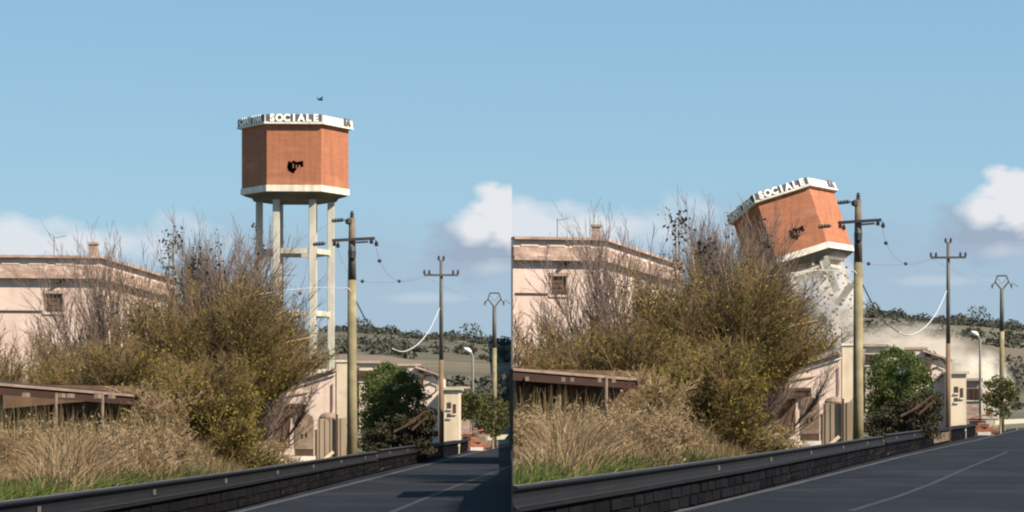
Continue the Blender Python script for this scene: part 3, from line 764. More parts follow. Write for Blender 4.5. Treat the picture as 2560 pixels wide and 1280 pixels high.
def carport(sd):
    t = thing('carport', sd.G(170, 23), 0, 'low shelter with dark rusty roof on thin posts ' + sd.tail, 'shelter')
    o = t.location
    u0 = 25.5 if sd.r else -120
    def q(u, v, Y): return sd.P(u, v, Y) - o
    v0 = 960 + (u0) * .087
    a, b = q(u0, 958 + u0 * .087, 22), q(335, 986, 23.2)
    a2, b2 = q(u0 if sd.r else u0, 958 + u0 * .087, 22) + Vector((0, 5, .04)), b + Vector((0, 5, .04))
    if sd.r: a2.x = a.x + .01
    m = MB(); m.add([a, b, b2, a2, a - Vector((0, 0, .05)), b - Vector((0, 0, .05)), b2 - Vector((0, 0, .05)), a2 - Vector((0, 0, .05))], [(0, 1, 2, 3), (7, 6, 5, 4), (0, 4, 5, 1), (1, 5, 6, 2), (2, 6, 7, 3), (3, 7, 4, 0)])
    rf = m.build('roof_sheet', M['rust'], t)
    d = b - a
    m = MB(); m.prism([a + Vector((0, -.03, .003)), b + Vector((0, -.03, .003)), b + Vector((0, -.03, -.055)), a + Vector((0, -.03, -.055))], (0, .027, 0)); m.build('sheet_edge', M['rustlip'], rf)
    m = MB(); m.prism([a + Vector((0, .03, -.053)), b + Vector((0, .03, -.053)), b + Vector((0, .03, -.24)), a + Vector((0, .03, -.26))], (0, .06, 0)); m.build('fascia', M['rust'], rf)
    for u in (30 if sd.r else 3, 140, 256):
        p = q(u, 985, 22.6); g = sd.G(u, 22.6) - o
        MB().tube([(p.x, p.y, g.z - .2), (p.x, p.y, p.z + .02)], .035, 6).build('post', M['rustlip'], t)
    for u in (60, 150, 172, 240, 275):
        p = q(u, 984 + u * .02, 22.05)
        MB().box(p.x - .04, p.x + .04, p.y, p.y + .5, p.z - .06, p.z + .03).build('rafter_end', M['rustlip'], rf)
    # back wall in shade and clutter inside
    w0, w1 = q(u0 + 1, 1000, 24), q(350, 1000, 25)
    m = MB(); wallseg(m, w0, w1, -.2, w0.z + .35 if False else 1.7, .15); m.build('back_wall', M['brownwood'], t)
def low_house(sd):
    Y = 48
    t = thing('low_pink_house', sd.G(745, Y), 0, 'low pale pink house with sloping tiled verge beside the thick pole ' + sd.tail, 'house')
    o = t.location
    def q(u, v, y=Y): return sd.P(u, v, y) - o
    g = -.3
    P_ = [q(652, 985), q(838, 928)]
    m = MB()
    lo_l = Vector((P_[0].x, P_[0].y, g)); lo_r = Vector((P_[1].x, P_[1].y, g))
    m.prism([lo_l, lo_r, P_[1], P_[0]], (0, 7, 0)); m.build('wall', M['pink2'], t)
    # tiled verge
    d = P_[1] - P_[0]; n = 15
    rf = MB()
    off = Vector((0, -.22, 0))
    rf.prism([P_[0] + Vector((-.15, -.2, .003)), P_[1] + Vector((.05, -.2, .003)), P_[1] + Vector((.05, -.2, .09)), P_[0] + Vector((-.15, -.2, .09))], (0, 7.3, 0))
    roof = rf.build('roof', M['roof'], t)
    rg = random.Random(3)
    proto = MB(); 
    prof = [(.105 * math.cos(a), .075 * math.sin(a)) for a in [math.pi * i / 6 for i in range(7)]]
    for x, z in prof: proto.v.append((x, -.32, z))
    for x, z in prof: proto.v.append((x * .8, .12, z * .8 + .03))
    proto.f = [(i, i + 1, i + 8, i + 7) for i in range(6)] + [tuple(range(7))[::-1]]
    pm = proto.mesh('tile', M['tile'])
    for row in range(5):
        for k in range(n):
            c = P_[0] + d * ((k + .5) / n)
            ob = bpy.data.objects.new('tile', pm); link(ob, roof)
            ob.location = c + Vector((rg.uniform(-.01, .01), row * .4 - .02, .09 + rg.uniform(0, .02)))
            ob.rotation_euler = (rg.uniform(-.04, .04), -math.atan2(d.z, d.x), rg.uniform(-.06, .06))
    # moulding under the verge, following the slope, drainpipe, chimney, porch and opening
    m = MB(); m.bar(P_[0] + Vector((.02, -.06, -.14)), P_[1] + Vector((0, -.06, -.14)), .10, .07); m.build('moulding', M['white'], t)
    m = MB(); m.bar(q(660, 998) + Vector((0, -.05, 0)), q(772, 978) + Vector((0, -.05, 0)), .08, .10); m.build('moulding', M['cream'], t)
    a = q(832, 958); m = MB(); m.tube([(a.x, a.y - .06, a.z), (a.x, a.y - .06, a.z - 1.3)], .03, 6); m.build('drainpipe', M['cornice'], t)
    a, b = q(700, 1016), q(762, 1010)
    m = MB(); m.box(a.x, b.x, a.y - .35, a.y - .003, a.z, a.z + .13); m.build('canopy', M['brownwood'], t)
    m = MB(); m.box(b.x - .14, b.x, a.y - .30, a.y - .003, a.z - .38, a.z - .003); m.build('canopy_bracket', M['shutter'], t)
    a, b = q(656, 1030), q(740, 1024)
    m = MB(); m.box(a.x, b.x, a.y - 1.2, a.y - .003, a.z, a.z + .14); m.build('porch_roof', M['brownwood'], t)
    a = q(663, 1014); m = MB(); m.box(a.x, a.x + .1, a.y - .02, a.y - .003, a.z, a.z + .28); m.build('vent', M['hole'], t)
    a, b = q(668, 1120), q(725, 1036)
    m = MB(); m.box(a.x, b.x, a.y - .012, a.y - .004, max(g, a.z), b.z); m.build('doorway', M['brownwood'], t)
    a, b = q(841, 1000), q(868, 905)
    ch = MB().box(a.x, b.x, a.y + .1, a.y + .7, g, b.z).build('side_stack', M['cream'], t)
    m = MB(); m.box(a.x - .05, b.x + .05, a.y + .05, a.y + .75, b.z, b.z + .1); m.build('stack_cap', M['white'], ch)
    a = q(820, 870); m = MB(); m.tube([(a.x, a.y + .5, q(0, 925).z), (a.x, a.y + .5, a.z)], .025, 5); m.build('mast', M['tpole'], t)
    a = q(843, 862); m = MB(); m.tube([(a.x, a.y + .5, q(0, 905).z), (a.x, a.y + .5, a.z)], .025, 5); m.build('mast', M['tpole'], t)
    m = MB(); m.tube([q(726, 1022) + Vector((0, -.02, 0)), q(770, 990) + Vector((0, -.05, 0)), q(828, 952) + Vector((0, -.02, 0))], .012, 4); m.build('cable', M['cornice'], t)
    m = MB(); m.tube([q(745, 943) + Vector((0, -.02, 0)), q(775, 978) + Vector((0, -.05, 0)), q(800, 982) + Vector((0, -.02, 0))], .01, 4); m.build('cable', M['cornice'], t)
def gate(sd):
    Y = 40
    def G(u, dz=0): return sd.G(u, Y)
    rz = sd.face(760, Y)
    t = thing('gate_pillar', G(760), rz, 'squat brown stone gate pillar with rounded top left of the beige sheets ' + sd.tail, 'pillar')
    H_ = sd.Z(1032, Y) - sd.g(760, Y); w = PX(25, Y)
    arc = [(-w, 0, 0), (w, 0, 0)] + [(w * math.cos(a), 0, H_ - .28 + .28 * math.sin(a)) for a in [math.pi * i / 8 for i in range(9)]]
    MB().prism([(x, -.3, z + .62 if i < 2 else z) for i, (x, y, z) in enumerate(arc)], (0, .6, 0)).build('shaft', M['stone'], t, bevel=.03)
    MB().box(-w - .04, w + .06, -.38, .34, -.3, .38).build('plinth', M['white'], t)
    MB().box(-w + .02, w - .02, -.34, .32, .383, .617).build('dark_course', M['brownwood'], t)
    for x, z in ((-.08, 1.15), (.09, 1.2)): MB().box(x - .03, x + .03, -.312, -.29, z - .09, z + .09).build('slot', M['hole'], t)
    # beige corrugated sheets fence
    t = thing('sheet_fence', sd.G(825, Y), sd.face(825, Y), 'beige corrugated sheet fence between dark posts left of the thick pole ' + sd.tail, 'fence')
    for u0, u1, vt in ((793, 839, 1048), (845, 866, 1046)):
        x0, x1 = PX(u0 - 825, Y), PX(u1 - 825, Y); n = max(3, int((x1 - x0) / .09)); mb = MB()
        zt = sd.Z(vt, Y) - t.location.z
        for k in range(n):
            xa, xb = x0 + (x1 - x0) * k / n, x0 + (x1 - x0) * (k + 1) / n; y = -.03 if k % 2 else .0
            mb.box(xa, xb, y - .02, y + .02, .0, zt + .02 * (k % 3))
        mb.build('sheet', M['panel'], t)
    for u, v0 in ((790, 1074), (842, 1036)):
        x = PX(u - 825, Y); MB().box(x - .045, x + .045, -.16, -.07, -.2, sd.Z(v0, Y) - t.location.z).build('post', M['shutter'], t)
    # stone cap leaning behind the sheet
    x = PX(-5, Y); m = MB(); m.lathe([(.34, 0), (.36, .14), (.25, .27), (.08, .33)], (0, 0, 0), 10)
    m.build('round_cap', M['stone'], t).location = (x, .3, sd.Z(1052, Y) - t.location.z)
    MB().bar((PX(-32, Y), -.3, .02), (PX(8, Y), -.2, .55), .12, .12).build('brace', M['cream'], t)
    # kerb of the driveway: pale low wall
    a, b = sd.G(690, 36.5), sd.G(742, 37)
    m = MB(); wallseg(m, a, b, sd.base(36), sd.base(36) + .42, .25); o = m.build('low_wall', M['white']); tag(o, 'short low whitewashed wall at the foot of the gate pillar ' + sd.tail, 'wall')
def right_house(sd):
    Y = 58
    t = thing('narrow_house', sd.G(1080, Y), 0, 'narrow pale house gable behind the T pole ' + sd.tail, 'house')
    o = t.location
    def q(u, v, y=Y): return sd.P(u, v, y) - o
    a, b = q(1020, 920), q(1108, 945); g = -.4; pk = q(1052, 920)
    m = MB(); m.prism([(a.x, a.y, g), (b.x, b.y, g), b, pk, a], (0, 6, 0)); m.build('wall', M['pink2'], t)
    m = MB(); m.bar(pk + Vector((-.3, -.1, .06)), b + Vector((.1, -.1, .06)), .3, .1); m.build('verge', M['cornice'], t)
    c = q(1052, 965); m = MB(); m.box(c.x - .12, c.x + .16, c.y - .15, c.y - .004, c.z, pk.z + .06); m.build('buttress', M['brownwood'], t)
    # cream extension
    e0, e1 = q(1110, 975, 57), q(1148, 978, 57)
    m = MB(); m.box(e0.x, e1.x, e0.y, e0.y + 5, g, e0.z); m.build('extension', M['cream'], t)
    m = MB(); m.box(e0.x - .1, e1.x + .15, e0.y - .15, e0.y + 5, e0.z + .003, e0.z + .14); m.build('extension_roof', M['palegreen'], t)
    for u0, u1, v0, v1 in ((1118, 1128, 1006, 1022), (1133, 1140, 1010, 1034), (1118, 1127, 1034, 1044)):
        p, r = q(u0, v1, 57), q(u1, v0, 57)
        w = MB().box(p.x, r.x, p.y - .03, p.y - .004, p.z, r.z).build('window', M['shutter'], t)
        MB().box(p.x - .03, r.x + .03, p.y - .08, p.y - .004, p.z - .08, p.z - .003).build('sill', M['white'], w)
    p = q(1092, 1084); m = MB(); m.tube([(p.x, p.y - .05, p.z), (p.x, p.y - .004, p.z)], .16, 12); m.build('round_vent', M['brownwood'], t)
    for pts in ([(1062, 962), (1080, 956), (1095, 962), (1094, 974), (1080, 986), (1066, 994)], [(1066, 918), (1075, 930), (1088, 940), (1098, 952)], [(1058, 1036), (1075, 1036), (1094, 1034)], [(1058, 950), (1066, 938), (1078, 940)]):
        m = MB(); m.tube([q(u, v) + Vector((0, -.08, 0)) for u, v in pts], .035, 5); m.build('loose_cable', M['brownwood'], t)
    p0 = q(1108, 1090, 56.8); m = MB(); m.box(p0.x - .25, p0.x + .02, p0.y - .2, p0.y - .01, g, q(0, 950).z); m.build('corner_pilaster', M['cream'], t)
    # distant small buildings
    for i, (u0, u1, vt, Yb, mm, lab) in enumerate(((898, 948, 908, 84, 'cream', 'distant cream cottage between the thick pole and the green tree'), (1000, 1046, 915, 86, 'palegreen', 'distant pale flat roofed shed above the green tree'), (1112, 1172, 972, 88, 'palegreen', 'distant low pale green shed right of the cream house'), (1148, 1182, 992, 80, 'cornice', 'small brown outbuilding behind the young trees'))):
        if i == 2: u1 = 1170
        tt = thing('distant_building', sd.G((u0 + u1) / 2, Yb), sd.face((u0 + u1) / 2, Yb), lab + ' ' + sd.tail, 'building')
        w = PX((u1 - u0) / 2, Yb); zt = sd.Z(vt, Yb) - tt.location.z
        wl = MB().box(-w, w, 0, 5, -.5, zt).build('wall', M[mm], tt)
        MB().box(-w - .2, w + .2, -.25, 5.2, zt + .003, zt + .2).build('roof', M['roof'], tt)
        for k in range(3):
            x = -w + w * 2 * (k + .5) / 3
            f = MB().box(x - .3, x + .3, -.05, -.004, zt - 1.5, zt - .6).build('window', M['shutter'], tt)
            MB().box(x - .34, x + .34, -.09, -.004, zt - 1.58, zt - 1.503).build('sill', M['white'], f)
for sd in (A, B):
    pink_house(sd); carport(sd); low_house(sd); gate(sd); right_house(sd)

# ------------------------------------------------------------------ guard rail and stone parapet
def rail_path(sd, u0, u1, step, dz, dY=0):
    pts = []
    u = u0
    while u <= u1 + .1:
        Y = railY(u) + dY; pts.append(Vector((sd.X(u, Y), sd.Y(Y), sd.base(Y) + dz))); u += step
    pts = [p for p in pts if (p.x > -.6 if sd.r else p.x < -.02)]
    if sd.r:
        while len(pts) > 1 and pts[1].x < .02: pts.pop(0)
        a_, b_ = pts[0], pts[1]
        if a_.x < .004: pts[0] = a_.lerp(b_, max(0, (.004 - a_.x) / (b_.x - a_.x)))
        if u0 < 0 and pts[0].x > .01: pts[0] = pts[0] + (pts[0] - pts[1]) * ((pts[0].x - .004) / (pts[1].x - pts[0].x))
    return pts
OX = [None]
def extrude_profile(path, prof):
    """prof: (offset towards the road, height)"""
    mb = MB(); n = len(prof)
    for i, p in enumerate(path):
        d = (path[min(i + 1, len(path) - 1)] - path[max(i - 1, 0)]); nr = Vector((d.y, -d.x, 0)).normalized()
        for o, z in prof:
            q = p + nr * o + Vector((0, 0, z))
            if OX[0] is not None: q.x = max(q.x, .004 - OX[0])      # the right-hand place begins at x = 0
            mb.v.append(tuple(q))
    for i in range(len(path) - 1):
        for k in range(n):
            k2 = (k + 1) % n; mb.f.append((i * n + k, (i + 1) * n + k, (i + 1) * n + k2, i * n + k2))
    mb.f += [tuple(range(n)), tuple((len(path) - 1) * n + k for k in range(n))[::-1]]
    return mb
def guard(sd):
    W_ = [(-.01, .725), (.05, .718), (.07, .695), (.055, .668), (.01, .64), (.0, .57), (.01, .49), (.05, .462), (.085, .445), (.08, .42), (.02, .412), (-.02, .42), (-.03, .57), (-.02, .715)]
    segs = [(-330, 940, 0.0, 'long dark guard rail in front of the grass ', 'guard'), (946, 1062, .04, 'second dark guard rail right of the thick pole ', 'guard')]
    for j, (u0, u1, dz, lab, _) in enumerate(segs):
        c = sd.G(0, 1)
        path = rail_path(sd, u0, u1, 10, dz)
        t = thing('guard_rail', path[0] - Vector((0, 0, path[0].z - sd.base(10))), 0, lab + sd.tail, 'guard rail')
        o = t.location; OX[0] = o.x if sd.r else None
        path = [p - o for p in path]
        # 4 m beams, each overlapping the next
        acc = [0]; 
        for a, b in zip(path, path[1:]): acc.append(acc[-1] + (b - a).length)
        seg = [path[0]]; last = 0; cuts = []
        for i in range(1, len(path)):
            seg.append(path[i])
            if acc[i] - last > 8.0 or i == len(path) - 1:
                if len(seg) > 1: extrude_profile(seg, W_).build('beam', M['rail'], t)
                m = extrude_profile(seg, [(.0, .728), (.035, .722), (.05, .713), (.0, .727)][:3]); m.build('beam_edge', M['raillip'], t)
                m = extrude_profile(seg, [(.02, .418), (.06, .428), (.062, .45), (.087, .47), (.03, .412)]); m.build('beam_edge', M['raillip'], t)
                d = (seg[-1] - seg[0]).normalized(); nr = Vector((d.y, -d.x, 0))
                p = seg[0]
                if sd.r and p.x + o.x < .15: seg = [path[i]]; last = acc[i]; continue
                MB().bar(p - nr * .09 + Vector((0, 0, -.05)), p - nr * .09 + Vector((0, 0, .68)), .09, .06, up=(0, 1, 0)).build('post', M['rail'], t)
                pc = (seg[0] + seg[-1]) / 2 if j else seg[-1]
                MB().bar(pc + nr * .04 + Vector((0, 0, .53)), pc + nr * .04 + Vector((0, 0, .61)), .035, .04).build('reflector', M['reflector'], t)
                seg = [path[i]]; last = acc[i]
    # parapet of dark stones under the rail
    path = rail_path(sd, -330, 1172, 4, 0, 0)
    t = thing('stone_parapet', path[0] - Vector((0, 0, path[0].z - sd.base(10))), 0, 'low shade-dark stone parapet below the guard rail ' + sd.tail, 'wall')
    o = t.location; OX[0] = o.x if sd.r else None; path = [p - o for p in path]
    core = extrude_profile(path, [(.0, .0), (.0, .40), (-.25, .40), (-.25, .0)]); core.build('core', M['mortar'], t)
    acc = [0]
    for a, b in zip(path, path[1:]): acc.append(acc[-1] + (b - a).length)
    def at(s):
        for i in range(len(acc) - 1):
            if s <= acc[i + 1]:
                tt = (s - acc[i]) / (acc[i + 1] - acc[i]); return path[i].lerp(path[i + 1], tt), (path[i + 1] - path[i]).normalized()
        return path[-1], (path[-1] - path[-2]).normalized()
    rg = random.Random(9); total = acc[-1]
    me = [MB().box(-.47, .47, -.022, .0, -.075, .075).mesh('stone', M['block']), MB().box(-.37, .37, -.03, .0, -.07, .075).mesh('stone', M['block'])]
    for row in range(2):
        s = .3 + row * .28
        while s < total - .3:
            p, d = at(s); k = rg.random() < .4
            if sd.r and p.x + o.x < .2: s += .1; continue
            ob = bpy.data.objects.new('stone', me[k]); link(ob, t)
            ob.location = p + Vector((0, 0, .10 + row * .185)) ; ob.rotation_euler = (rg.uniform(-.03, .03), rg.uniform(-.02, .02), math.atan2(d.y, d.x))
            s += (1.02 if not k else .84)
    # coping
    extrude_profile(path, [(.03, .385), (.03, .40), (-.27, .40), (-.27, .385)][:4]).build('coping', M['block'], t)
    # further parapet with upright balusters, dark
    path = rail_path(sd, 1064, 1172, 3, 0, 0)
    t = thing('baluster_parapet', path[0], 0, 'dark parapet with pale upright balusters beyond the guard rails ' + sd.tail, 'wall')
    o = t.location; z0 = o.z; OX[0] = None; path = [p - o for p in path]
    extrude_profile(path, [(.1, .60), (.1, .74), (-.2, .74), (-.2, .60)]).build('coping', M['rail'], t)
    extrude_profile(path, [(-.02, .41), (-.02, .598), (-.2, .598), (-.2, .41)]).build('panel', M['block'], t)
    acc = [0]
    for a, b in zip(path, path[1:]): acc.append(acc[-1] + (b - a).length)
    for k in range(12):
        i = 1 + k * 1
        if i >= len(path): break
        p = path[i]; MB().box(p.x - .07, p.x + .07, p.y - .22, p.y - .12, p.z + .12, p.z + .52).build('baluster', M['stone'] if k % 3 else M['rubble'], t)
    # orange brick end
    p = sd.G(1188, 63); t = thing('orange_brick_wall', p, sd.face(1188, 63), 'low sunlit orange brick wall end at the end of the dark parapet ' + sd.tail, 'wall')
    rg = random.Random(2)
    bm_ = MB().box(-.24, .24, -.14, .14, -.085, .085).mesh('brick', M['orange'])
    for row in range(5):
        for k in range(3 if row < 3 else 2):
            ob = bpy.data.objects.new('brick', bm_); link(ob, t)
            ob.location = (-.55 + k * .5 + (row % 2) * .2, rg.uniform(-.04, .04), .09 + row * .18); ob.rotation_euler = (0, 0, rg.uniform(-.12, .12))
    MB().box(-1.0, .95, -.2, .25, .93, 1.02).build('coping', M['orange'], t)
    MB().bar((-.7, -.3, 1.05), (.5, -.25, 1.3), .2, .08).build('fallen_slab', M['orange'], t)
    MB().box(-.3, .5, -.35, -.21, .02, .22).build('foot', M['white'], t)
    # pale far rail
    pts = [sd.G(u, Y) for u, Y in ((1215, 72), (1245, 76), (1275, 80))]
    pts = [p for p in pts if (p.x > .02) == sd.r] + ([sd.G(1300, 84)] if sd.r else [])
    t = thing('far_guard_rail', pts[0], 0, 'pale far guard rail beyond the orange brick end ' + sd.tail, 'guard rail')
    pp = [p - t.location for p in pts]
    extrude_profile(pp, [(.0, .5), (.06, .5), (.06, .85), (0, .85)]).build('beam', M['palegreen'], t)
    for p in pp: MB().box(p.x - .08, p.x + .0, p.y, p.y + .1, -.1, .5).build('post', M['rubble'], t)
for sd in (A, B): guard(sd)

# ------------------------------------------------------------------ plants
def seg_mesh(S_, name, m, sd, o):
    P0 = S_[:, 0:3]; P1 = S_[:, 3:6]; r0 = S_[:, 6:7]; r1 = S_[:, 7:8]
    d = P1 - P0; d /= np.linalg.norm(d, axis=1)[:, None] + 1e-9
    up = np.tile(np.array([[0.31, .17, .93]]), (len(d), 1)); x = np.cross(d, up); x /= np.linalg.norm(x, axis=1)[:, None] + 1e-9; y = np.cross(x, d)
    V = []
    for P, r in ((P0, r0), (P1, r1)):
        for k in range(3):
            a = 2 * math.pi * k / 3; V.append(P + (x * math.cos(a) + y * math.sin(a)) * r)
    V = np.stack(V, 1).reshape(-1, 3)
    b = np.arange(len(d))[:, None] * 6
    Q = np.concatenate([b + np.array([[k, (k + 1) % 3, 3 + (k + 1) % 3, 3 + k]]) for k in range(3)])
    Q = sd.clip(V, Q)
    return npmesh(name, V - np.array(o), Q, m)
def grow(rng, out, tips, p, d, ln, r, lev, P):
    n = P['segs'][lev]; st = ln / n; cur = p.copy(); dd = d.copy(); r0 = r
    for i in range(n):
        dd = dd + rng.normal(size=3) * P['wander'] + np.array([0, 0, P['up'][lev]]); dd /= np.linalg.norm(dd)
        nx = cur + dd * st; r1 = r * (1 - .75 * (i + 1) / n)
        out.append((*cur, *nx, max(r0, P['rmin']), max(r1, P['rmin'])))
        if lev >= P['leaflev']: tips.append(nx)
        if lev + 1 < P['levels'] and (i >= P['first'] or lev > 0):
            for _ in range(P['kids'][lev]):
                a = rng.normal(size=3); a -= a.dot(dd) * dd; a /= np.linalg.norm(a)
                cd_ = dd * math.cos(P['ang']) + a * math.sin(P['ang']); f = rng.rand()
                grow(rng, out, tips, cur + (nx - cur) * f, cd_, ln * P['ratio'] * rng.uniform(.6, 1.2) * (1 - .4 * i / n), max(r1 * .6, P['rmin']), lev + 1, P)
        cur = nx; r0 = r1
def shrub(sd, name, label, u, Y, H, Wd, stems, tm, lm, nleaf, lsize, seed, cat='bush', lean=(0, 0), P=None, leafz=(0, 1), dz=-.1, crown=None, ymul=.6, group=None, tall=1.0, spread=1.0, keep=None):
    P0 = dict(segs=(7, 5, 4), wander=.10, up=(.05, .03, 0), kids=(3, 2, 0), ang=.65, ratio=.42, levels=3, first=1, rmin=.006, leaflev=1)
    if P: P0.update(P)
    rng = np.random.RandomState(seed); base = sd.G(u, Y, dz); out = []; tips = []
    b = np.array(base)
    for i in range(stems):
        ax = (i + .5) / stems * 2 - 1 + rng.normal() * .12; ay = rng.uniform(-1, 1)
        st = b + np.array([ax * Wd * .16, ay * Wd * .16 * ymul, 0])
        hx = ax * Wd * .42 * spread + lean[0]; hy = ay * Wd * .42 * ymul
        hz = H * rng.uniform(.72, 1.0) * math.sqrt(max(.15, 1 - (ax * .75) ** 2))
        d = np.array([hx, hy, hz]); ln = np.linalg.norm(d); d /= ln
        grow(rng, out, tips, st, d, ln, .045 * (H / 5) , 0, P0)
    t = thing(name, base, 0, label + ' ' + sd.tail, cat, group)
    o = np.array(base)
    if keep:
        out = [q for q in out if keep(q[3] - b[0], q[5] - b[2]) and keep(q[0] - b[0], q[2] - b[2])]
        tips = [q for q in tips if keep(q[0] - b[0], q[2] - b[2])]
    ob = bpy.data.objects.new('stems', seg_mesh(np.array(out), 'stems', M[tm], sd, o)); link(ob, t)
    if nleaf:
        T = np.array(tips); z = (T[:, 2] - b[2]) / H
        z = z / max(z.max(), .01) if leafz[0] > 0 else z
        T = T[(z >= leafz[0]) & (z <= leafz[1])]
        q_ = np.sin(T[:, 0] * 3.1 + seed) * np.sin(T[:, 2] * 2.7 + seed * .7) + .35 * rng.normal(size=len(T)); T = T[q_ > -.45] if len(T) > 50 else T
        idx = rng.randint(0, len(T), nleaf); C = T[idx] + rng.normal(size=(nleaf, 3)) * .13
        me = leaf_mesh(rng, C, lsize, 'foliage', M[lm], sd, tall)
        co = np.empty(len(me.vertices) * 3, np.float32); me.vertices.foreach_get('co', co); co = co.reshape(-1, 3) - o; me.vertices.foreach_set('co', co.ravel()); me.update()
        ob = bpy.data.objects.new('foliage', me); link(ob, t)
    return t
def plants(sd):
    k = sd
    hot = dict(wander=.07, up=(.06, .10, .08), ang=.42, segs=(7, 4, 2))
    thick = dict(segs=(7, 4, 2), wander=.11, ang=.6, kids=(4, 3, 0))
    # bare thicket behind, against house and sky
    shrub(k, 'bare_thicket', 'tall bare mauve grey thicket before the pink house corner', 290, 31, 6.4, 4.6, 32, 'twig', 'leafo', 100, .06, 21, P=dict(kids=(4, 2, 0), **hot), leafz=(0, .4))
    shrub(k, 'bare_thicket', 'leafless spreading thicket at the left edge before the pink house', 60 if k.r else 40, 30, 3.9, 4.8, 36, 'twigb', 'leafo', 700, .06, 22, P=dict(kids=(3, 3, 0), wander=.1, up=(.04, .05, .03), ang=.55, segs=(7, 4, 2)), leafz=(0, .55))
    shrub(k, 'bare_thicket', 'fine bare grey thicket left of the tower legs', 575, 35, 7.3, 4.6, 60, 'twig', 'leafo', 300, .06, 23, P=dict(kids=(4, 3, 0), **hot), leafz=(0, .5))
    # main olive bush
    shrub(k, 'olive_bush', 'largest dense olive brown bush in the middle of the thicket', 535, 29.5, 5.5, 3.6, 48, 'twigb', 'leafo', 9000, .085, 24, P=dict(thick, up=(.04, .05, .03)), keep=lambda x, z: x < 1.15 or z > 2.3 + (x - 1.15) * .7)
    shrub(k, 'olive_bush', 'wide olive bush with brown twigs below the pink house', 290, 28, 3.3, 4.2, 40, 'twigb', 'leafo', 7000, .08, 25, P=thick)
    shrub(k, 'arching_bush', 'brown bush with branches arching out to the right', 585, 32, 4.5, 3.2, 54, 'twigb', 'leafo', 6500, .08, 26, lean=(1.0, 0), keep=lambda x, z: x < .45 or (z > 2.2 + (x - .81) * .63 and z < 6.4 - (x - 1.4) * 1.2), P=dict(thick, up=(-.015, .01, 0), wander=.09, ang=.45), leafz=(.35, 1))
    shrub(k, 'yellow_bush', 'yellow green leafy bush at the foot of the thicket', 520, 25.5, 2.5, 2.5, 34, 'twigb', 'leafy', 5000, .08, 27, P=thick, keep=lambda x, z: x < 1.1 + .3 * math.sin(z * 6) * math.cos(z * 2.3) + .12 * math.sin(z * 31 + x * 17))
    shrub(k, 'yellow_bush', 'yellow green bush right in front of the arching branches', 568, 28.5, 3.2, 1.7, 28, 'twigb', 'leafy', 5000, .08, 28, P=thick, keep=lambda x, z: x < .75 + z * .1 + .22 * math.sin(z * 7) + .1 * math.sin(z * 37 + x * 13))
    shrub(k, 'low_bush', 'low olive yellow bush just above the rusty roof', 150, 28.5, 2.2, 3.8, 30, 'twigb', 'leafy', 4500, .075, 29, P=thick)
    shrub(k, 'pale_branch_bush', 'pale bare branched bush right of the rusty roof', 385, 23.5, 1.9, 1.0, 18, 'twigp', 'leafo', 900, .07, 30, P=dict(wander=.16, ang=.7, segs=(7, 4, 2)))
    shrub(k, 'bramble', 'tangled beige bramble in front of the low pink house', 672, 33.5, 1.2, 1.7, 30, 'twigp', 'leafo', 500, .07, 31, P=dict(wander=.25, ang=.9, up=(0, 0, 0), segs=(7, 4, 2)))
    shrub(k, 'leafy_weeds', 'low grey green weeds behind the rail left of the gate pillar', 630, 29, .8, 1.8, 22, 'twigp', 'leafl', 2600, .07, 32, P=dict(segs=(6, 3, 2)))
    for i, (u, Y, H_, lab) in enumerate(((15 if not k.r else 70, 17.5, .9, 'leftmost dry tangled weed clump in front of the shelter'), (110, 18.5, 1.0, 'second dry tangled weed clump left of the middle post'), (185, 17.5, .85, 'dry tangled weed clump between the two shelter posts'), (262, 19, 1.05, 'dry tangled weed clump at the right shelter post'), (335, 18.5, .8, 'dry tangled weed clump right of the shelter'), (415, 20.5, .9, 'dry tangled weed clump nearest the big bush'))):
        shrub(k, 'dry_weed', lab, u, Y, H_, 1.2, 26, 'twigp', 'straw', 700, .05, 80 + i, 'weed', P=dict(wander=.28, ang=.8, up=(0, 0, 0), segs=(6, 4, 2), kids=(2, 2, 0), rmin=.005))
    # slender saplings with sparse dark leaves
    for i, (u, v, Y, lab) in enumerate(((424, 470, 34, 'leftmost tall leafy sapling above the thicket'), (482, 492, 34, 'second tall sapling with dark leaves above the thicket'), (455, 520, 33.5, 'shorter sapling between the two leafy ones'), (568, 515, 34, 'thin sapling with few leaves towards the tower'), (618, 492, 34, 'thin sapling closest to the tower legs'), (285, 512, 33, 'bare tall sapling above the bare left thicket'))):
        H = k.Z(v, Y) - k.g(u, Y)
        shrub(k, 'sapling', lab, u, Y, H, .35, 2, 'twig', 'leafs', 0 if i == 5 else (110 if i < 2 else 45), .14, 60 + i, 'sapling', P=dict(segs=(10, 4, 3), kids=(1, 1, 0), ang=.3, ratio=.16, up=(.08, .15, .1), wander=.04, first=5, rmin=.007, leaflev=0), leafz=(.8, 1.0))
    # pale arching branches that stand out of the big bush
    rng = np.random.RandomState(90)
    bt = [o for o in bpy.data.objects if o.name.startswith('arching_bush') and o.parent is None][-1]
    o0 = bt.location
    for pts in ([(560, 1010), (590, 900), (620, 800), (652, 745), (690, 738)], [(600, 960), (640, 860), (690, 790), (742, 762)], [(575, 980), (600, 850), (590, 760), (610, 690)], [(520, 1000), (505, 860), (480, 760), (470, 680)], [(540, 1010), (640, 900), (720, 855), (780, 842)], [(480, 1050), (430, 950), (380, 890), (330, 860)], [(545, 900), (560, 780), (548, 700), (556, 640)], [(470, 980), (420, 850), (395, 760), (360, 690)]):
        P_ = [k.P(u_, v_, 30.5 + rng.uniform(-.3, .3)) - o0 for u_, v_ in pts]
        n_ = len(P_); MB().tube(P_, [.05 - .038 * q / (n_ - 1) for q in range(n_)], 5).build('branch', M['twigp'], bt, smooth=True)
    # clipped dark green tree right of the pole
    g = dict(kids=(3, 2, 0), ang=.7, wander=.12)
    Y = 44
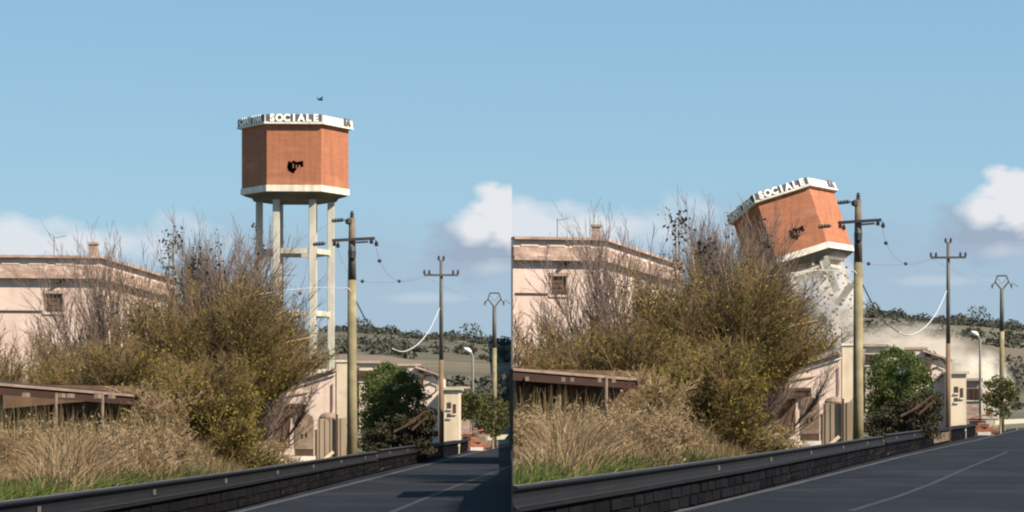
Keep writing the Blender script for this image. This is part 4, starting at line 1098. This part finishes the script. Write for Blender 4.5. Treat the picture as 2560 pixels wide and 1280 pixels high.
    H = k.Z(898, Y) - k.g(975, Y)
    t = thing('green_tree', k.G(985, Y), 0, 'dense rounded dark green tree right of the thick pole ' + k.tail, 'tree')
    rng = np.random.RandomState(71)
    Cs = []
    for i in range(150):
        uu = rng.uniform(908, 1058); 
        top = 905 + ((uu - 968) / 95) ** 2 * 62 if uu > 968 else 905 + ((968 - uu) / 70) ** 2 * 45
        vv = rng.uniform(top + 12, 1105); yy = Y + rng.uniform(-1.0, 1.2)
        c = k.P(uu, vv, yy); r = rng.uniform(.2, .5)
        Cs.append(blob_leaves(rng, c, (r, r, r * .8), 180, 1))
    C = np.concatenate(Cs); me = leaf_mesh(rng, C - np.array(t.location), .10, 'crown', M['leafd']); link(bpy.data.objects.new('crown', me), t)
    MB().tube([(0, 0, -.2), (.05, 0, 1.2), (0, .1, 2.6)], [.16, .12, .05], 8).build('trunk', M['brownwood'], t)
    for a in range(5): MB().tube([(0, 0, 1.0), (.8 * math.cos(a * 1.3), .6 * math.sin(a * 1.3), 2.2)], [.06, .02], 5).build('limb', M['brownwood'], t)
    t = thing('shade_hedge', k.G(1015, 42.5), 0, 'low shade-coloured hedge with fallen pale branches under the green tree ' + k.tail, 'hedge')  # near-black foliage stands for the diagonal shadow across the green tree
    Cs = []
    for i in range(110):
        uu = rng.uniform(905, 1078); f = (uu - 905) / 173
        vv = rng.uniform(1085 - f * 75, 1128); c = k.P(uu, vv, 42.5 + rng.uniform(-.5, .6)); Cs.append(blob_leaves(rng, c, (.3, .3, .22), 90, 1))
    C = np.concatenate(Cs); link(bpy.data.objects.new('foliage', leaf_mesh(rng, C - np.array(t.location), .11, 'foliage', M['leafdk'])), t)
    mm = MB(); 
    for (a, b) in (((1010, 1068), (1065, 1028)), ((985, 1080), (1040, 1052)), ((1030, 1075), (1070, 1040))):
        mm.tube([k.P(*a, 41.8) - t.location, k.P(*b, 41.8) - t.location], .05, 5)
    mm.build('dead_branch', M['brownwood'], t)
    # young trees at the far right
    for i, (u, v0, v1, r, Y, lab) in enumerate(((1176, 985, 1050, 26, 66, 'small young tree left of the forked pole'), (1232, 985, 1085, 40, 68, 'bushy young tree under the forked pole'))):
        if i == 0 and k.r: continue
        t = thing('young_tree', k.G(u, Y), 0, lab + ' ' + k.tail, 'tree')
        Cs = []
        for j in range(60):
            a = rng.uniform(0, 6.28); q = math.sqrt(rng.rand()); uu = u + r * q * math.cos(a); vv = (v0 + v1) / 2 + (v1 - v0) / 2 * q * math.sin(a)
            c = k.P(uu, vv, Y + rng.uniform(-1, 1)); Cs.append(blob_leaves(rng, c, (.4, .4, .32), 50, 1))
        C = np.concatenate(Cs)
        me = leaf_mesh(rng, C, .17, 'crown', M['leafl'], k)
        co = np.empty(len(me.vertices) * 3, np.float32); me.vertices.foreach_get('co', co); me.vertices.foreach_set('co', (co.reshape(-1, 3) - np.array(t.location)).astype(np.float32).ravel()); me.update()
        link(bpy.data.objects.new('crown', me), t)
        MB().tube([(0, 0, -.1), (.05, 0, 1.9)], [.08, .05], 6).build('trunk', M['twigp'], t)
for sd in (A, B): plants(sd)

def blades(sd, name, label, n, umin, umax, d0, d1, hmin, hmax, w, m, seed, lean=.35, hfun=None):
    rng = np.random.RandomState(seed)
    us = rng.uniform(umin, umax, n); ds = rng.uniform(0, 1, n) ** .8
    B0 = np.zeros((n, 3)); hh = rng.uniform(hmin, hmax, n)
    for i in range(n):
        Y = railY(us[i]) + d0 + (d1 - d0) * ds[i]; B0[i] = sd.G(us[i], Y, -.05)
        if hfun: hh[i] *= hfun(us[i], Y)
    a = rng.uniform(0, 6.28, n); l = np.abs(rng.normal(size=n)) * lean
    dv = np.stack([np.cos(a) * l, np.sin(a) * l, np.ones(n)], 1) * hh[:, None]
    a2 = rng.uniform(0, 3.14, n); wd = np.stack([np.cos(a2), np.sin(a2), 0 * a2], 1) * w
    bend = np.stack([np.cos(a), np.sin(a), -.25 * np.ones(n)], 1) * (hh * l * .5)[:, None]
    mid = B0 + dv * .6
    V = np.stack([B0 - wd, B0 + wd, mid + wd * .7, mid - wd * .7, B0 + dv + bend + wd * .15, B0 + dv + bend - wd * .15], 1).reshape(-1, 3)
    b = np.arange(n)[:, None] * 6
    Q = np.concatenate([b + np.array([[0, 1, 2, 3]]), b + np.array([[3, 2, 4, 5]])]); Q = sd.clip(V, Q)
    o = bpy.data.objects.new(name, npmesh(name, V, Q, M[m])); link(o); tag(o, label + ' ' + sd.tail, 'grass', kind='stuff')
for sd in (A, B):
    hf = lambda u, Y: .55 + .45 * math.sin(u * .021 + 1.0) * math.sin(Y * .7) + .35 * math.exp(-((u - 170) / 110) ** 2)
    blades(sd, 'dry_grass', 'tall dry straw coloured grass behind the guard rail', 22000, -200, 450, 1.5, 9, .2, .7, .010, 'straw', 41, .75, hf)
    blades(sd, 'tan_stalks', 'brownish stalks mixed into the dry grass', 9000, -200, 600, 2.0, 10, .3, .8, .009, 'straw2', 42, .6, hf)
    blades(sd, 'green_grass', 'short green grass right behind the guard rail', 12000, -250, 760, .6, 2.4, .12, .38, .012, 'green', 43, .5)
    blades(sd, 'green_weeds', 'bright green weeds at the foot of the dry grass by the rail', 5000, -250, 330, .7, 2.0, .25, .5, .014, 'weedg', 46, .6)
    blades(sd, 'green_grass', 'sparse pale grass further along the rail', 4000, 640, 1070, .4, 4, .1, .4, .014, 'straw2', 44, .5)
    blades(sd, 'tall_dry_stems', 'scattered tall reddish dry stems under the shelter roof', 1300, -150, 420, 5, 10.5, .6, 1.3, .009, 'twigb' if 0 else 'straw2', 45, .18)

# ------------------------------------------------------------------ bird, falling debris and dust
def bird(u, v, Y, label):
    p = Vector(((u - 1280) / F * Y, Y * K, EYE + (VH - v) / F * Y)); m = MB()
    t = thing('bird', p, .6, label, 'bird')
    m.tube([(-.14, 0, 0), (-.08, 0, .01), (0, 0, .02), (.08, 0, .01), (.15, 0, 0)], [.01, .035, .05, .035, .008], 6); m.build('body', M['bird'], t)
    for s in (-1, 1): MB().add([(.04, s * .03, .03), (-.04, s * .03, .03), (-.08, s * .22, .12), (.02, s * .2, .12), (.04, s * .03, .02), (-.04, s * .03, .02), (-.08, s * .22, .11), (.02, s * .2, .11)], [(0, 1, 2, 3), (4, 7, 6, 5), (0, 3, 7, 4), (1, 5, 6, 2), (2, 6, 7, 3), (0, 4, 5, 1)]).build('wing', M['bird'], t)
bird(801, 250, 45, 'tiny dark bird high above the upright tower')

def volmat(name, col, dens, scale, lo, hi, rad=1.0):
    m = bpy.data.materials.new(name); m.use_nodes = True; nt = m.node_tree; nt.nodes.clear(); N = nt.nodes.new; L = nt.links.new
    v = N('ShaderNodeVolumePrincipled'); v.inputs['Color'].default_value = (*col, 1); v.inputs['Anisotropy'].default_value = 0
    tc = N('ShaderNodeTexCoord'); n = N('ShaderNodeTexNoise'); n.inputs['Scale'].default_value = scale; n.inputs['Detail'].default_value = 4; n.inputs['Distortion'].default_value = .6
    L(tc.outputs['Object'], n.inputs['Vector'])
    ln = N('ShaderNodeVectorMath'); ln.operation = 'LENGTH'; L(tc.outputs['Object'], ln.inputs[0])
    fall = N('ShaderNodeMapRange'); fall.inputs[1].default_value = 1.0; fall.inputs[2].default_value = .12; fall.inputs[3].default_value = 0; fall.inputs[4].default_value = 1; L(ln.outputs['Value'], fall.inputs[0])
    mr = N('ShaderNodeMapRange'); mr.inputs[1].default_value = lo; mr.inputs[2].default_value = hi; mr.inputs[4].default_value = dens; L(n.outputs[0], mr.inputs[0])
    mu = N('ShaderNodeMath'); mu.operation = 'MULTIPLY'; L(mr.outputs[0], mu.inputs[0]); L(fall.outputs[0], mu.inputs[1])
    L(mu.outputs[0], v.inputs['Density']); out = N('ShaderNodeOutputMaterial'); L(v.outputs[0], out.inputs['Volume'])
    return m
def puff(u, v, Y, rx, ry, rz_, m, label, rot=0):
    import bmesh
    bm = bmesh.new(); bmesh.ops.create_icosphere(bm, subdivisions=3, radius=1); me = bpy.data.meshes.new('dust_cloud'); bm.to_mesh(me); bm.free(); me.materials.append(m)
    o = bpy.data.objects.new('dust_cloud', me); link(o); o.location = ((u - 1280) / F * Y, Y * K, EYE + (VH - v) / F * Y); o.scale = (rx, ry, rz_); o.rotation_euler = (0, rot, 0)
    tag(o, label, 'dust cloud', kind='stuff')
dg = volmat('grey_dust', (.90, .86, .83), 1.5, 3.4, .40, .62); dt = volmat('tan_dust', (.88, .81, .73), .45, 3.2, .34, .62); dw = volmat('warm_dust', (.93, .88, .80), 2.2, 3.2, .36, .62)
puff(2095, 770, 81.5, 2.4, 2.2, 4.6, dg, 'pale grey dust column rising where the tower legs were')
puff(2030, 735, 82, 2.5, 2.0, 2.6, dg, 'thin grey dust drifting left under the toppling tank')
puff(2265, 866, 92, 6.5, 5, 2.5, dt, 'wide tan dust bank drifting over the green tree towards the right')
puff(2340, 905, 94, 4.0, 4, 2.4, dt, 'lower tan dust bank behind the T pole')
puff(2452, 975, 84, 3.0, 3.0, 3.6, dw, 'rounded warm beige dust puff rolling out beside the young tree')
S.cycles.volume_bounces = 3; S.cycles.pixel_filter_type = 'BLACKMAN_HARRIS'; S.cycles.filter_width = 2.1; S.cycles.volume_max_steps = 128; S.cycles.volume_step_rate = 1.0
